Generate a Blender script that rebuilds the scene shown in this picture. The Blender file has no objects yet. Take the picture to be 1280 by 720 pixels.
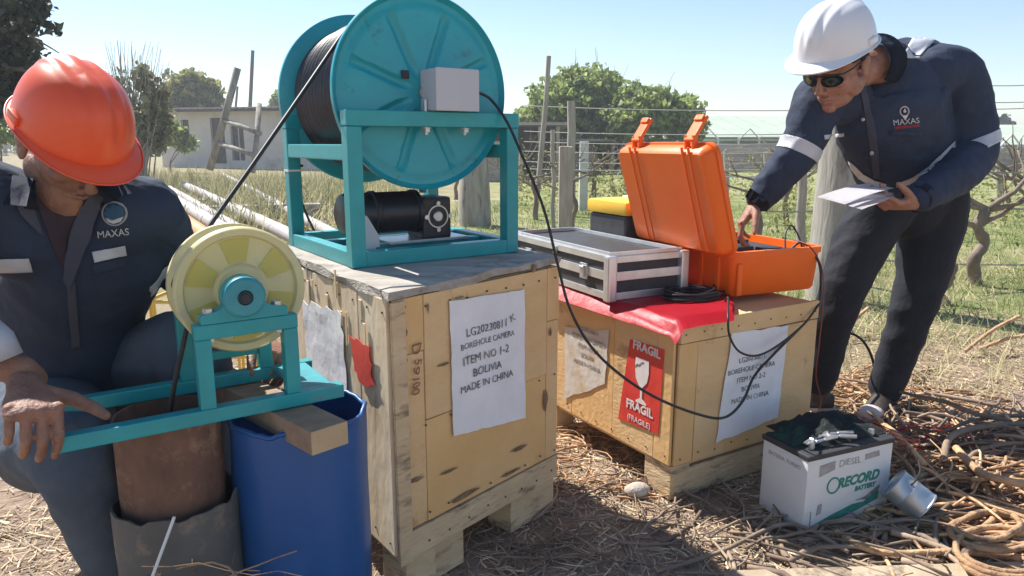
import bpy, bmesh, math, random
import numpy as np
from mathutils import Vector, Matrix, noise
from mathutils.bvhtree import BVHTree

rnd = random.Random(7)
sc = bpy.context.scene
col = sc.collection
V = Vector

# ------------------------------------------------------------------ camera
CAM_H = 1.10
PITCH = math.radians(11.4)
FPX = 900.0
cam_data = bpy.data.cameras.new('camera')
cam = bpy.data.objects.new('camera', cam_data)
col.objects.link(cam)
cam.location = (0, 0, CAM_H)
cam.rotation_euler = (math.pi / 2 - PITCH, 0, 0)
cam_data.sensor_width = 36
cam_data.lens = FPX / 1280 * 36
cam_data.clip_start = 0.05
cam_data.clip_end = 2000
sc.camera = cam

# ------------------------------------------------------------------ world, sun, exposure
SUN_TO = V((-0.74, 0.67, 0)).normalized()
SUN_EL = math.radians(50)
world = bpy.data.worlds.new('World')
sc.world = world
world.use_nodes = True
wn = world.node_tree
bg = wn.nodes['Background']
sky = wn.nodes.new('ShaderNodeTexSky')
sky.sky_type = 'NISHITA'
sky.sun_disc = False
sky.sun_elevation = SUN_EL
sky.sun_rotation = math.atan2(SUN_TO.x, SUN_TO.y)
sky.air_density = 1.0
sky.dust_density = 0.0
sky.ozone_density = 1.2
wn.links.new(sky.outputs[0], bg.inputs[0])
bg.inputs[1].default_value = 0.056
sun_d = bpy.data.lights.new('sun', 'SUN')
sun_d.energy = 3.0
sun_d.angle = math.radians(0.55)
sun_d.color = (1.0, 0.955, 0.88)
sun = bpy.data.objects.new('sun', sun_d)
col.objects.link(sun)
sdir = V((SUN_TO.x * math.cos(SUN_EL), SUN_TO.y * math.cos(SUN_EL), math.sin(SUN_EL)))
sun.rotation_euler = (-sdir).to_track_quat('-Z', 'Y').to_euler()
sun.location = (-6, 6, 9)
sc.view_settings.view_transform = 'Standard'
sc.view_settings.look = 'None'
sc.view_settings.exposure = 1.55
sc.view_settings.gamma = 1.0

# ------------------------------------------------------------------ measuring helpers (photo sight lines to places)
CF = V((0, math.cos(PITCH), -math.sin(PITCH)))
CU = V((0, math.sin(PITCH), math.cos(PITCH)))
CO = V((0, 0, CAM_H))
def ray(u, v):
    return CF + V((1, 0, 0)) * ((u - 640) / FPX) + CU * ((360 - v) / FPX)
def W(u, v, z=0.0):
    d = ray(u, v)
    return CO + d * ((z - CAM_H) / d.z)
def P(u, v, y):
    d = ray(u, v)
    return CO + d * (y / d.y)

# ------------------------------------------------------------------ materials
MATS = {}
def mat(name, c1, c2=None, scale=6.0, rough=0.6, metal=0.0, bump=0.0, bscale=80.0, stretch=(1, 1, 1),
        c3=None, c3scale=2.5, c3lo=0.5, c3hi=0.62, rvar=0.0, island=0.0, spec=None, coat=0.0, trans=0.0, lo=0.35, hi=0.65,
        detail=6.0, bdist=0.01, alpha=None, sss=0.0, c3stretch=None, emis=None, transluc=0.0):
    m = bpy.data.materials.new(name)
    m.use_nodes = True
    nt = m.node_tree
    N, L = nt.nodes, nt.links
    b = N['Principled BSDF']
    def inp(k, v):
        if k in b.inputs: b.inputs[k].default_value = v
    inp('Roughness', rough); inp('Metallic', metal)
    if spec is not None: inp('Specular IOR Level', spec)
    if coat: inp('Coat Weight', coat); inp('Coat Roughness', 0.15)
    if trans: inp('Transmission Weight', trans)
    if sss: inp('Subsurface Weight', sss); inp('Subsurface Scale', 0.01)
    tc = N.new('ShaderNodeTexCoord')
    mp = N.new('ShaderNodeMapping'); mp.inputs['Scale'].default_value = stretch
    L.new(tc.outputs['Object'], mp.inputs[0])
    col_out = None
    if c2 is not None:
        nz = N.new('ShaderNodeTexNoise'); nz.inputs['Scale'].default_value = scale
        nz.inputs['Detail'].default_value = detail; nz.inputs['Roughness'].default_value = 0.62
        L.new(mp.outputs[0], nz.inputs['Vector'])
        cr = N.new('ShaderNodeValToRGB')
        cr.color_ramp.elements[0].position = lo; cr.color_ramp.elements[1].position = hi
        cr.color_ramp.elements[0].color = (*c1, 1); cr.color_ramp.elements[1].color = (*c2, 1)
        L.new(nz.outputs['Fac'], cr.inputs[0])
        col_out = cr.outputs[0]
        if rvar:
            mr = N.new('ShaderNodeMapRange'); mr.inputs[3].default_value = rough - rvar; mr.inputs[4].default_value = rough + rvar
            L.new(nz.outputs['Fac'], mr.inputs[0]); L.new(mr.outputs[0], b.inputs['Roughness'])
    else:
        rgb = N.new('ShaderNodeRGB'); rgb.outputs[0].default_value = (*c1, 1); col_out = rgb.outputs[0]
    if c3 is not None:
        n3 = N.new('ShaderNodeTexNoise'); n3.inputs['Scale'].default_value = c3scale; n3.inputs['Detail'].default_value = 8
        n3.inputs['Roughness'].default_value = 0.7
        if c3stretch:
            m3 = N.new('ShaderNodeMapping'); m3.inputs['Scale'].default_value = c3stretch
            L.new(tc.outputs['Object'], m3.inputs[0]); L.new(m3.outputs[0], n3.inputs['Vector'])
        else:
            L.new(tc.outputs['Object'], n3.inputs['Vector'])
        mr = N.new('ShaderNodeMapRange'); mr.inputs[1].default_value = c3lo; mr.inputs[2].default_value = c3hi
        L.new(n3.outputs['Fac'], mr.inputs[0])
        mx = N.new('ShaderNodeMixRGB'); mx.inputs[2].default_value = (*c3, 1)
        L.new(mr.outputs[0], mx.inputs[0]); L.new(col_out, mx.inputs[1]); col_out = mx.outputs[0]
    if island:
        ge = N.new('ShaderNodeNewGeometry')
        mr = N.new('ShaderNodeMapRange'); mr.inputs[3].default_value = 1 - island; mr.inputs[4].default_value = 1 + island
        L.new(ge.outputs['Random Per Island'], mr.inputs[0])
        mx = N.new('ShaderNodeMixRGB'); mx.blend_type = 'MULTIPLY'; mx.inputs[0].default_value = 1
        L.new(col_out, mx.inputs[1]); L.new(mr.outputs[0], mx.inputs[2]); col_out = mx.outputs[0]
    L.new(col_out, b.inputs['Base Color'])
    if bump:
        nb = N.new('ShaderNodeTexNoise'); nb.inputs['Scale'].default_value = bscale; nb.inputs['Detail'].default_value = 5
        L.new(mp.outputs[0], nb.inputs['Vector'])
        bp = N.new('ShaderNodeBump'); bp.inputs['Strength'].default_value = bump; bp.inputs['Distance'].default_value = bdist
        L.new(nb.outputs['Fac'], bp.inputs['Height']); L.new(bp.outputs[0], b.inputs['Normal'])
    if transluc:
        out = N['Material Output']
        tr = N.new('ShaderNodeBsdfTranslucent'); ms = N.new('ShaderNodeMixShader'); ms.inputs[0].default_value = transluc
        L.new(col_out, tr.inputs[0]); L.new(b.outputs[0], ms.inputs[1]); L.new(tr.outputs[0], ms.inputs[2])
        L.new(ms.outputs[0], out.inputs[0])
    MATS[name] = m
    return m

# ------------------------------------------------------------------ object helpers
def tag(o, label=None, cat=None, group=None, kind=None):
    if label: o['label'] = label
    if cat: o['category'] = cat
    if group: o['group'] = group
    if kind: o['kind'] = kind
    return o
def empty(name, loc, label, cat, group=None, kind=None):
    o = bpy.data.objects.new(name, None)
    o.empty_display_size = 0.1
    o.location = V(loc)
    col.objects.link(o)
    return tag(o, label, cat, group, kind)
def world_base(o):
    p = V((0, 0, 0))
    while o is not None:
        p += o.location; o = o.parent
    return p
def link_mesh(name, me, m, parent=None, base=None, smooth=False):
    if m is not None and not me.materials:
        for mm in (m if isinstance(m, (list, tuple)) else [m]): me.materials.append(mm)
    o = bpy.data.objects.new(name, me)
    col.objects.link(o)
    if parent is not None:
        o.parent = parent
        me.transform(Matrix.Translation(-world_base(parent)))
    elif base is not None:
        me.transform(Matrix.Translation(-V(base)))
        o.location = V(base)
    if smooth:
        me.polygons.foreach_set('use_smooth', [True] * len(me.polygons))
    return o
def obj(name, bm, m, parent=None, base=None, smooth=False, auto=None):
    me = bpy.data.meshes.new(name)
    bmesh.ops.recalc_face_normals(bm, faces=bm.faces)
    if auto is not None:
        for f in bm.faces: f.smooth = True
        a = math.radians(auto)
        for e in bm.edges:
            if len(e.link_faces) != 2 or e.calc_face_angle(0) > a: e.smooth = False
    bm.to_mesh(me); bm.free()
    return link_mesh(name, me, m, parent, base, smooth)
def NB(): return bmesh.new()

def box(bm, c, s, M=None, bev=0.0, jit=0.0):
    r = bmesh.ops.create_cube(bm, size=1.0)
    vs = r['verts']
    for v in vs:
        v.co = V((v.co.x * s[0], v.co.y * s[1], v.co.z * s[2]))
    if bev > 0:
        es = list({e for v in vs for e in v.link_edges})
        rb = bmesh.ops.bevel(bm, geom=es, offset=bev, segments=2, affect='EDGES', profile=0.6)
        vs = list({v for f in rb['faces'] for v in f.verts} | {v for v in vs if v.is_valid})
    T = Matrix.Translation(V(c))
    if M is not None: T = M @ T
    for v in vs:
        if jit: v.co += V((rnd.uniform(-jit, jit), rnd.uniform(-jit, jit), rnd.uniform(-jit, jit)))
        v.co = T @ v.co
    return vs
def bar(bm, a, b, w, h, up=V((0, 0, 1)), bev=0.003, ext=0.0):
    a, b = V(a), V(b)
    d = (b - a); L = d.length; d.normalize()
    s = up.cross(d)
    if s.length < 1e-4: s = V((1, 0, 0))
    s.normalize(); t = d.cross(s)
    M = Matrix((( d.x, s.x, t.x, 0), (d.y, s.y, t.y, 0), (d.z, s.z, t.z, 0), (0, 0, 0, 1)))
    M = Matrix.Translation((a + b) / 2) @ M
    return box(bm, (0, 0, 0), (L + 2 * ext, w, h), M, bev)
def frames(pts):
    n = len(pts); ts = []
    for i in range(n):
        a = pts[max(i - 1, 0)]; b = pts[min(i + 1, n - 1)]
        t = (b - a)
        if t.length < 1e-9: t = V((0, 0, 1))
        ts.append(t.normalized())
    ref = V((0, 0, 1)) if abs(ts[0].z) < 0.9 else V((1, 0, 0))
    s = ts[0].cross(ref).normalized()
    out = []
    for t in ts:
        s = (s - t * s.dot(t))
        if s.length < 1e-6: s = t.orthogonal()
        s.normalize()
        out.append((t, s, t.cross(s)))
    return out
def tube(bm, pts, r, n=8, caps=True, side=None):
    """r: float or list; entries may be (ra, rb) pairs: half widths along side and across it"""
    pts = [V(p) for p in pts]
    fr = frames(pts)
    rings = []
    for i, p in enumerate(pts):
        ri = r[i] if isinstance(r, (list, tuple)) else r
        ra, rb = ri if isinstance(ri, (list, tuple)) else (ri, ri)
        t, s, q = fr[i]
        if side is not None:
            sd = side[i] if isinstance(side, list) else side
            s = (sd - t * sd.dot(t)).normalized(); q = t.cross(s)
        rings.append([bm.verts.new(p + s * math.cos(2 * math.pi * k / n) * ra + q * math.sin(2 * math.pi * k / n) * rb) for k in range(n)])
    for i in range(len(rings) - 1):
        for k in range(n):
            bm.faces.new((rings[i][k], rings[i][(k + 1) % n], rings[i + 1][(k + 1) % n], rings[i + 1][k]))
    if caps:
        bm.faces.new(rings[0][::-1]); bm.faces.new(rings[-1])
    return rings
def smooth_path(pts, per=6):
    pts = [V(p) for p in pts]
    out = []
    n = len(pts)
    for i in range(n - 1):
        p0 = pts[max(i - 1, 0)]; p1 = pts[i]; p2 = pts[i + 1]; p3 = pts[min(i + 2, n - 1)]
        for k in range(per):
            t = k / per
            out.append(0.5 * ((2 * p1) + (p2 - p0) * t + (2 * p0 - 5 * p1 + 4 * p2 - p3) * t * t + (3 * p1 - p0 - 3 * p2 + p3) * t ** 3))
    out.append(pts[-1])
    return out
def lathe(bm, prof, n=32, M=Matrix.Identity(4), close=False):
    """profile of (r, z) revolved about local z"""
    rings = []
    for r, z in prof:
        if r < 1e-6: rings.append([bm.verts.new(M @ V((0, 0, z)))])
        else: rings.append([bm.verts.new(M @ V((r * math.cos(2 * math.pi * k / n), r * math.sin(2 * math.pi * k / n), z))) for k in range(n)])
    def bridge(A, B):
        if len(A) == 1 and len(B) == 1: return
        for k in range(n):
            k2 = (k + 1) % n
            if len(A) == 1: bm.faces.new((A[0], B[k2], B[k]))
            elif len(B) == 1: bm.faces.new((A[k], A[k2], B[0]))
            else: bm.faces.new((A[k], A[k2], B[k2], B[k]))
    for i in range(len(rings) - 1): bridge(rings[i], rings[i + 1])
    if close: bridge(rings[-1], rings[0])
    return rings
def axisM(o, z, x=None):
    z = V(z).normalized()
    x = V(x) if x is not None else z.orthogonal()
    x = (x - z * x.dot(z)).normalized(); y = z.cross(x)
    return Matrix.Translation(V(o)) @ Matrix(((x.x, y.x, z.x, 0), (x.y, y.y, z.y, 0), (x.z, y.z, z.z, 0), (0, 0, 0, 1)))
def frameM(o, x, y, z=None):
    x, y = V(x).normalized(), V(y).normalized()
    z = V(z).normalized() if z is not None else x.cross(y).normalized()
    return Matrix.Translation(V(o)) @ Matrix(((x.x, y.x, z.x, 0), (x.y, y.y, z.y, 0), (x.z, y.z, z.z, 0), (0, 0, 0, 1)))
def cyl(bm, a, b, r, n=16, r2=None):
    return tube(bm, [a, b], [r, r if r2 is None else r2], n)
def prism(bm, poly, h, M=Matrix.Identity(4)):
    """2D outline in local xy extruded 0..h along local z"""
    lo = [bm.verts.new(M @ V((x, y, 0))) for x, y in poly]
    hi = [bm.verts.new(M @ V((x, y, h))) for x, y in poly]
    n = len(poly)
    bm.faces.new(lo[::-1]); bm.faces.new(hi)
    for k in range(n): bm.faces.new((lo[k], lo[(k + 1) % n], hi[(k + 1) % n], hi[k]))
def sphere(bm, c, s, M=None, u=20, v=14):
    r = bmesh.ops.create_uvsphere(bm, u_segments=u, v_segments=v, radius=1.0)
    T = Matrix.Translation(V(c)) @ Matrix.Diagonal((*((s, s, s) if isinstance(s, (int, float)) else s), 1))
    if M is not None: T = M @ T
    for vv in r['verts']: vv.co = T @ vv.co
def lettering(name, s, size, M, m, parent, align='CENTER', ext=0.0008, shear=0.0, bold=0.0, spacing=1.0, wobble=0.0):
    """flat print: raised by a millimetre, local xy = reading plane"""
    cu = bpy.data.curves.new(name, 'FONT')
    cu.body = s; cu.size = size; cu.align_x = align; cu.align_y = 'CENTER'; cu.extrude = ext; cu.shear = shear
    cu.offset = bold; cu.space_character = spacing; cu.resolution_u = 3
    t = bpy.data.objects.new(name, cu)
    col.objects.link(t)
    bpy.context.view_layer.update()
    dg = bpy.context.evaluated_depsgraph_get()
    me = bpy.data.meshes.new_from_object(t.evaluated_get(dg))
    bpy.data.objects.remove(t, do_unlink=True)
    if wobble:
        for v in me.vertices:
            v.co.x += wobble * size * noise.noise(V((v.co.x * 3 / size * .3, v.co.y * 2 / size * .3, 3.1)))
            v.co.y += wobble * size * noise.noise(V((v.co.x * 3 / size * .3, v.co.y * 2 / size * .3, 9.7)))
    me.transform(M)
    me.name = name
    return link_mesh(name, me, m, parent)
def mesh_np(name, verts, faces, m, parent=None, base=None, smooth=False, quads=True):
    """verts (n,3) array, faces (k,4) or (k,3) array"""
    me = bpy.data.meshes.new(name)
    verts = np.asarray(verts, dtype=np.float32); faces = np.asarray(faces, dtype=np.int32)
    k = faces.shape[1]
    me.vertices.add(len(verts)); me.vertices.foreach_set('co', verts.ravel())
    me.loops.add(faces.size); me.loops.foreach_set('vertex_index', faces.ravel())
    me.polygons.add(len(faces)); me.polygons.foreach_set('loop_start', np.arange(0, faces.size, k, dtype=np.int32))
    me.update(calc_edges=True)
    return link_mesh(name, me, m, parent, base, smooth)
def copy_tree(o, parent=None):
    c = o.copy(); col.objects.link(c)
    if parent is not None: c.parent = parent
    for ch in list(o.children): copy_tree(ch, c)
    return c
def evaluated(o):
    bpy.context.view_layer.update()
    dg = bpy.context.evaluated_depsgraph_get()
    return bpy.data.meshes.new_from_object(o.evaluated_get(dg))

# ------------------------------------------------------------------ shared materials
m_teal = mat('teal_paint', (0.006, 0.28, 0.31), (0.010, 0.34, 0.365), 9, rough=0.42, bump=0.08, bscale=60, c3=(0.13, 0.20, 0.19), c3scale=34, c3lo=0.63, c3hi=0.72, coat=0.15, rvar=0.08)
m_teal_flange = mat('teal_flange_paint', (0.008, 0.30, 0.37), (0.012, 0.36, 0.42), 5, rough=0.38, bump=0.04, bscale=30, c3=(0.03, 0.13, 0.16), c3scale=14, c3lo=0.60, c3hi=0.72, coat=0.1)
m_teal_light = mat('pale_teal_paint', (0.05, 0.33, 0.38), (0.03, 0.25, 0.30), 9, rough=0.45, bump=0.05)
m_black = mat('black_rubber', (0.012, 0.012, 0.014), (0.025, 0.025, 0.028), 30, rough=0.5)
m_cable = mat('reel_cable', (0.018, 0.018, 0.024), (0.035, 0.033, 0.042), 40, rough=0.42)
m_blackmetal = mat('black_motor_paint', (0.012, 0.013, 0.018), (0.02, 0.02, 0.028), 12, rough=0.4, bump=0.1, bscale=60)
m_steel = mat('zinc_steel', (0.45, 0.46, 0.48), (0.62, 0.63, 0.64), 20, rough=0.38, metal=0.85, bump=0.05)
m_alu = mat('aluminium_trim', (0.62, 0.63, 0.66), (0.75, 0.76, 0.79), 12, rough=0.35, metal=0.75, bump=0.03)
m_greybox = mat('grey_plastic', (0.50, 0.51, 0.54), (0.54, 0.55, 0.58), 3, rough=0.5)
m_wood = mat('crate_plywood', (0.68, 0.43, 0.20), (0.76, 0.53, 0.28), 3.5, rough=0.75, stretch=(1, 1, 2.2), bump=0.25, bscale=50,
             c3=(0.30, 0.18, 0.08), c3scale=9, c3lo=0.60, c3hi=0.74, c3stretch=(1, 1, .8))
m_wood2 = mat('crate_plywood_warm', (0.70, 0.42, 0.17), (0.78, 0.51, 0.24), 4.5, rough=0.75, bump=0.25, bscale=50,
              c3=(0.33, 0.20, 0.09), c3scale=7, c3lo=0.62, c3hi=0.78)
m_woodw = mat('weathered_board', (0.36, 0.28, 0.19), (0.50, 0.41, 0.29), 6, rough=0.85, stretch=(1, 1, 7), bump=0.5, bscale=30,
              c3=(0.16, 0.115, 0.08), c3scale=12, c3lo=0.52, c3hi=0.66, c3stretch=(1, 1, 5))
m_woodmix = mat('worn_skirt_board', (0.56, 0.40, 0.23), (0.68, 0.51, 0.32), 5, rough=0.85, bump=0.5, bscale=30, stretch=(1, 1, 3), c3=(0.25, 0.18, 0.12), c3scale=7, c3lo=0.53, c3hi=0.66, c3stretch=(1, 1, 4))
m_woodgrey = mat('greyed_lid_wood', (0.30, 0.26, 0.22), (0.46, 0.42, 0.37), 5, rough=0.8, bump=0.5, bscale=30, stretch=(1, 4, 8), c3=(0.14, 0.11, 0.09), c3scale=10, c3lo=0.55, c3hi=0.68)
m_woodpeel = mat('peeling_plywood', (0.66, 0.48, 0.29), (0.80, 0.66, 0.48), 6, rough=0.85, bump=0.30, bscale=25, stretch=(1.2, 1.2, .6), bdist=0.008,
                 c3=(0.42, 0.30, 0.17), c3scale=6, c3lo=0.56, c3hi=0.68, c3stretch=(2.2, 2.2, .5))
m_timber = mat('cut_timber', (0.26, 0.17, 0.11), (0.36, 0.25, 0.17), 4, rough=0.8, stretch=(6, 6, 6), bump=0.35, bscale=18)
m_timber_end = mat('sawn_timber_face', (0.46, 0.33, 0.19), (0.58, 0.43, 0.26), 8, rough=0.8, bump=0.3, bscale=40)
m_paper = mat('pasted_paper', (0.76, 0.75, 0.78), (0.84, 0.83, 0.85), 10, rough=0.8, bump=0.25, bscale=25, c3=(0.50, 0.44, 0.38), c3scale=6, c3lo=0.60, c3hi=0.72)
m_paper_dusty = mat('dusty_paper', (0.60, 0.55, 0.50), (0.70, 0.66, 0.60), 8, rough=0.85, bump=0.25, bscale=25, c3=(0.56, 0.42, 0.26), c3scale=5, c3lo=0.54, c3hi=0.66)
m_ink = mat('black_print', (0.07, 0.07, 0.08), (0.34, 0.33, 0.34), 45, rough=0.8)
m_inkfade = mat('faded_print', (0.30, 0.28, 0.28), (0.42, 0.40, 0.39), 60, rough=0.8)
m_inkbrown = mat('brown_marker', (0.20, 0.09, 0.05), (0.30, 0.16, 0.09), 60, rough=0.8)
m_redsign = mat('red_sticker', (0.62, 0.035, 0.03), (0.74, 0.06, 0.04), 6, rough=0.55, bump=0.15, bscale=30)
m_white_print = mat('white_print', (0.80, 0.76, 0.74), (0.70, 0.64, 0.62), 20, rough=0.7)
m_redcloth = mat('red_plastic_sheet', (0.60, 0.012, 0.03), (0.72, 0.03, 0.06), 3, rough=0.42, bump=0.35, bscale=6, bdist=0.03)
m_orange = mat('orange_case_plastic', (0.90, 0.135, 0.004), (0.93, 0.16, 0.008), 4, rough=0.42, bump=0.06, bscale=120, c3=(0.75, 0.22, 0.08), c3scale=30, c3lo=0.74, c3hi=0.8, spec=0.4)
m_yellowcase = mat('yellow_case_plastic', (0.85, 0.48, 0.03), (0.88, 0.55, 0.06), 6, rough=0.45, bump=0.06)
m_darkfoam = mat('dark_case_plastic', (0.03, 0.03, 0.035), (0.05, 0.05, 0.055), 20, rough=0.6)
m_casegrey = mat('shaded_case_inside', (0.24, 0.27, 0.33), (0.30, 0.33, 0.38), 3, rough=0.45, c3=(0.26, 0.26, 0.27), c3scale=9, c3lo=0.62, c3hi=0.8)  # grey toned down for the shade inside the open silver case
m_white_plastic = mat('white_battery_plastic', (0.70, 0.70, 0.70), (0.76, 0.76, 0.76), 4, rough=0.5, bump=0.06, bscale=40, c3=(0.42, 0.36, 0.30), c3scale=5, c3lo=0.60, c3hi=0.80)
m_green_print = mat('green_print', (0.02, 0.20, 0.15), (0.05, 0.28, 0.22), 30, rough=0.6)
m_red = mat('red_plastic', (0.65, 0.02, 0.03), rough=0.45)
m_rust = mat('rusty_steel', (0.10, 0.052, 0.038), (0.24, 0.125, 0.08), 7, rough=0.85, bump=0.9, bscale=40, stretch=(1, 1, .6), c3=(0.34, 0.21, 0.13), c3scale=5, c3lo=0.54, c3hi=0.62)
m_casing = mat('grey_pvc_casing', (0.09, 0.09, 0.085), (0.15, 0.15, 0.14), 3, rough=0.6, bump=0.15, bscale=30, c3=(0.30, 0.22, 0.16), c3scale=7, c3lo=0.53, c3hi=0.66)
m_barrel = mat('blue_barrel_plastic', (0.012, 0.085, 0.28), (0.02, 0.11, 0.33), 3, rough=0.42, bump=0.08, bscale=12, c3=(0.13, 0.14, 0.17), c3scale=4, c3lo=0.56, c3hi=0.72, bdist=.03)
m_can = mat('galvanised_can', (0.42, 0.46, 0.50), (0.60, 0.63, 0.66), 5, rough=0.42, metal=0.7, bump=0.15, bscale=20)
m_darkcloth = mat('dark_green_cloth', (0.022, 0.032, 0.032), (0.04, 0.055, 0.055), 10, rough=0.8, bump=0.5, bscale=30)
# ================================================================== SETTING: ground and background
def gh(x, y):
    """ground relief"""
    d = math.hypot(x, y)
    a = 0.012 * noise.noise(V((x * 2.1, y * 2.1, 0))) + 0.006 * noise.noise(V((x * 9, y * 9, 4)))
    if d > 8: a += min((d - 8) / 20, 1) * 0.25 * noise.noise(V((x * .12, y * .12, 9)))
    return a - 0.006
m_ground = bpy.data.materials.new('ground_earth'); m_ground.use_nodes = True
nt = m_ground.node_tree; N, L = nt.nodes, nt.links; b = N['Principled BSDF']; b.inputs['Roughness'].default_value = .95
b.inputs['Specular IOR Level'].default_value = 0.1
tc = N.new('ShaderNodeTexCoord')
def nz(scale, det=8, r=.65):
    n = N.new('ShaderNodeTexNoise'); n.inputs['Scale'].default_value = scale; n.inputs['Detail'].default_value = det; n.inputs['Roughness'].default_value = r
    L.new(tc.outputs['Object'], n.inputs['Vector']); return n
def ramp(src, stops):
    c = N.new('ShaderNodeValToRGB')
    while len(c.color_ramp.elements) < len(stops): c.color_ramp.elements.new(.5)
    for e, (p, k) in zip(c.color_ramp.elements, stops): e.position = p; e.color = (*k, 1)
    L.new(src, c.inputs[0]); return c.outputs[0]
def mixc(f, a, b_):
    m = N.new('ShaderNodeMixRGB'); L.new(f, m.inputs[0]); L.new(a, m.inputs[1]); L.new(b_, m.inputs[2]); return m.outputs[0]
straw = ramp(nz(14, 10, .75).outputs['Fac'], [(.30, (.20, .14, .10)), (.48, (.42, .31, .23)), (.62, (.56, .44, .33))])
soil = ramp(nz(4, 10).outputs['Fac'], [(.35, (.28, .19, .14)), (.65, (.44, .32, .24))])
grass = ramp(nz(2.2, 10).outputs['Fac'], [(.34, (.15, .18, .06)), (.48, (.25, .28, .11)), (.58, (.36, .33, .18)), (.70, (.42, .35, .23))])
sep = N.new('ShaderNodeSeparateXYZ'); L.new(tc.outputs['Object'], sep.inputs[0])
n1 = nz(.9, 6)
ad = N.new('ShaderNodeMath'); ad.operation = 'MULTIPLY_ADD'; ad.inputs[1].default_value = 1.6; L.new(n1.outputs['Fac'], ad.inputs[0]); L.new(sep.outputs['Y'], ad.inputs[2])
mr = N.new('ShaderNodeMapRange'); mr.inputs[1].default_value = 4.3; mr.inputs[2].default_value = 5.6; L.new(ad.outputs[0], mr.inputs[0])
# bare strip on the left where the pipes lie
n2 = nz(.5, 6)
a2 = N.new('ShaderNodeMath'); a2.operation = 'MULTIPLY_ADD'; a2.inputs[1].default_value = 3.0; L.new(n2.outputs['Fac'], a2.inputs[0]); L.new(sep.outputs['X'], a2.inputs[2])
mr2 = N.new('ShaderNodeMapRange'); mr2.inputs[1].default_value = 0.0; mr2.inputs[2].default_value = 1.6; L.new(a2.outputs[0], mr2.inputs[0])
far_c = mixc(mr2.outputs[0], mixc(nz(.8, 8).outputs['Fac'], soil, grass), grass)
near_c = mixc(nz(1.7, 8).outputs['Fac'], straw, soil)
c_ = mixc(mr.outputs[0], near_c, far_c)
L.new(c_, b.inputs['Base Color'])
bp = N.new('ShaderNodeBump'); bp.inputs['Strength'].default_value = .8; bp.inputs['Distance'].default_value = .02
L.new(nz(45, 8, .8).outputs['Fac'], bp.inputs['Height']); L.new(bp.outputs[0], b.inputs['Normal'])
def axis_vals(lo, hi, c0, step, grow_):
    out = [0.0]; s = step
    while out[-1] < hi: out.append(out[-1] + s); s *= grow_
    neg = [0.0]; s = step
    while neg[-1] > lo: neg.append(neg[-1] - s); s *= grow_
    return [c0 + q for q in neg[:0:-1]] + [c0 + q for q in out]
xs_ = axis_vals(-300, 300, .4, .045, 1.045); ys_ = axis_vals(-60, 320, 1.9, .045, 1.045)
vv = np.array([(x, y, gh(x, y)) for y in ys_ for x in xs_], dtype=np.float32)
nx = len(xs_)
ii = np.array([(j * nx + i, j * nx + i + 1, (j + 1) * nx + i + 1, (j + 1) * nx + i) for j in range(len(ys_) - 1) for i in range(nx - 1)])
tag(mesh_np('ground', vv, ii, m_ground, smooth=True), kind='structure')
# ================================================================== FOREGROUND THINGS
Z = V((0, 0, 1))

# ---- skewed board on a crate face: corner points given in face coordinates
def face_basis(o, d):
    d = V((d.x, d.y, 0)); L = d.length; d.normalize()
    n = V((d.y, -d.x, 0))            # outward normal for faces whose outside is to the right of d
    return o, d, n, L
def plank(bm, o, d, n, s0, s1, z0, z1, t, off=0.0, bev=0.002, j=0.0015):
    c = o + d * ((s0 + s1) / 2) + n * (off + t / 2) + Z * ((z0 + z1) / 2)
    M = frameM(c, d, n, Z)
    M = M @ Matrix.Rotation(rnd.uniform(-1, 1) * 0.006, 4, 'Y')
    box(bm, (0, 0, 0), (s1 - s0 - 0.002, t, z1 - z0 - 0.002), M, bev)
def crate_shell(name, N, R, L, z0, z1, m, parent):
    far = R + L - N
    bm = NB()
    q = [N, R, far, L]
    c = (N + R + L + far) / 4
    q = [c + (p - c) * 0.985 for p in q]
    lo = [bm.verts.new((p.x, p.y, z0)) for p in q]; hi = [bm.verts.new((p.x, p.y, z1)) for p in q]
    bm.faces.new(lo[::-1]); bm.faces.new(hi)
    for k in range(4): bm.faces.new((lo[k], lo[(k + 1) % 4], hi[(k + 1) % 4], hi[k]))
    return obj(name, bm, m, parent)

# ================= big wooden crate
m_dark_nail = mat('rusty_nail', (.07, .045, .035), rough=.7)
CT = 0.78
bN = W(487, 361, CT); bN.z = 0
bR = W(695, 321, CT); bR.z = 0
bL = W(346, 311, CT); bL.z = 0
cr = empty('wooden_crate', ((bN + bR) / 2).to_tuple(), 'tall plywood shipping crate carrying the teal cable reel, address paper pasted on its front', 'crate')
crate_shell('inner_panel', bN, bR, bL, 0.10, 0.755, m_wood, cr)
def slit(bm, *a): plank(bm, *a)
o, d, n, Lr = face_basis(bN, bR - bN)
# front (right hand) face: ply sheets
cols = [(0.0, 0.30), (0.30, 0.66), (0.66, 1.0)]
rows = [(0.20, 0.47), (0.47, 0.75)]
spl = [(0.0, 0.145, 0.18, 0.62), (0.145, 0.91, 0.18, 0.445), (0.91, 1.0, 0.18, 0.60), (0.0, 0.145, 0.62, 0.755), (0.145, 0.91, 0.445, 0.755), (0.91, 1.0, 0.60, 0.755)]
for i, (a, b_, z0, z1) in enumerate(spl):
    bm = NB(); plank(bm, o, d, n, a * Lr, b_ * Lr, z0, z1, 0.010, 0.0 + 0.0006 * i); obj('panel', bm, [m_wood, m_wood2][i % 2], cr)
for i, (z0, z1, a, b_) in enumerate([(0.105, 0.178, 0, 1.0)]):
    bm = NB(); plank(bm, o, d, n, a * Lr, b_ * Lr, z0, z1, 0.014, 0.001); obj('board', bm, m_woodmix, cr)
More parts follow.
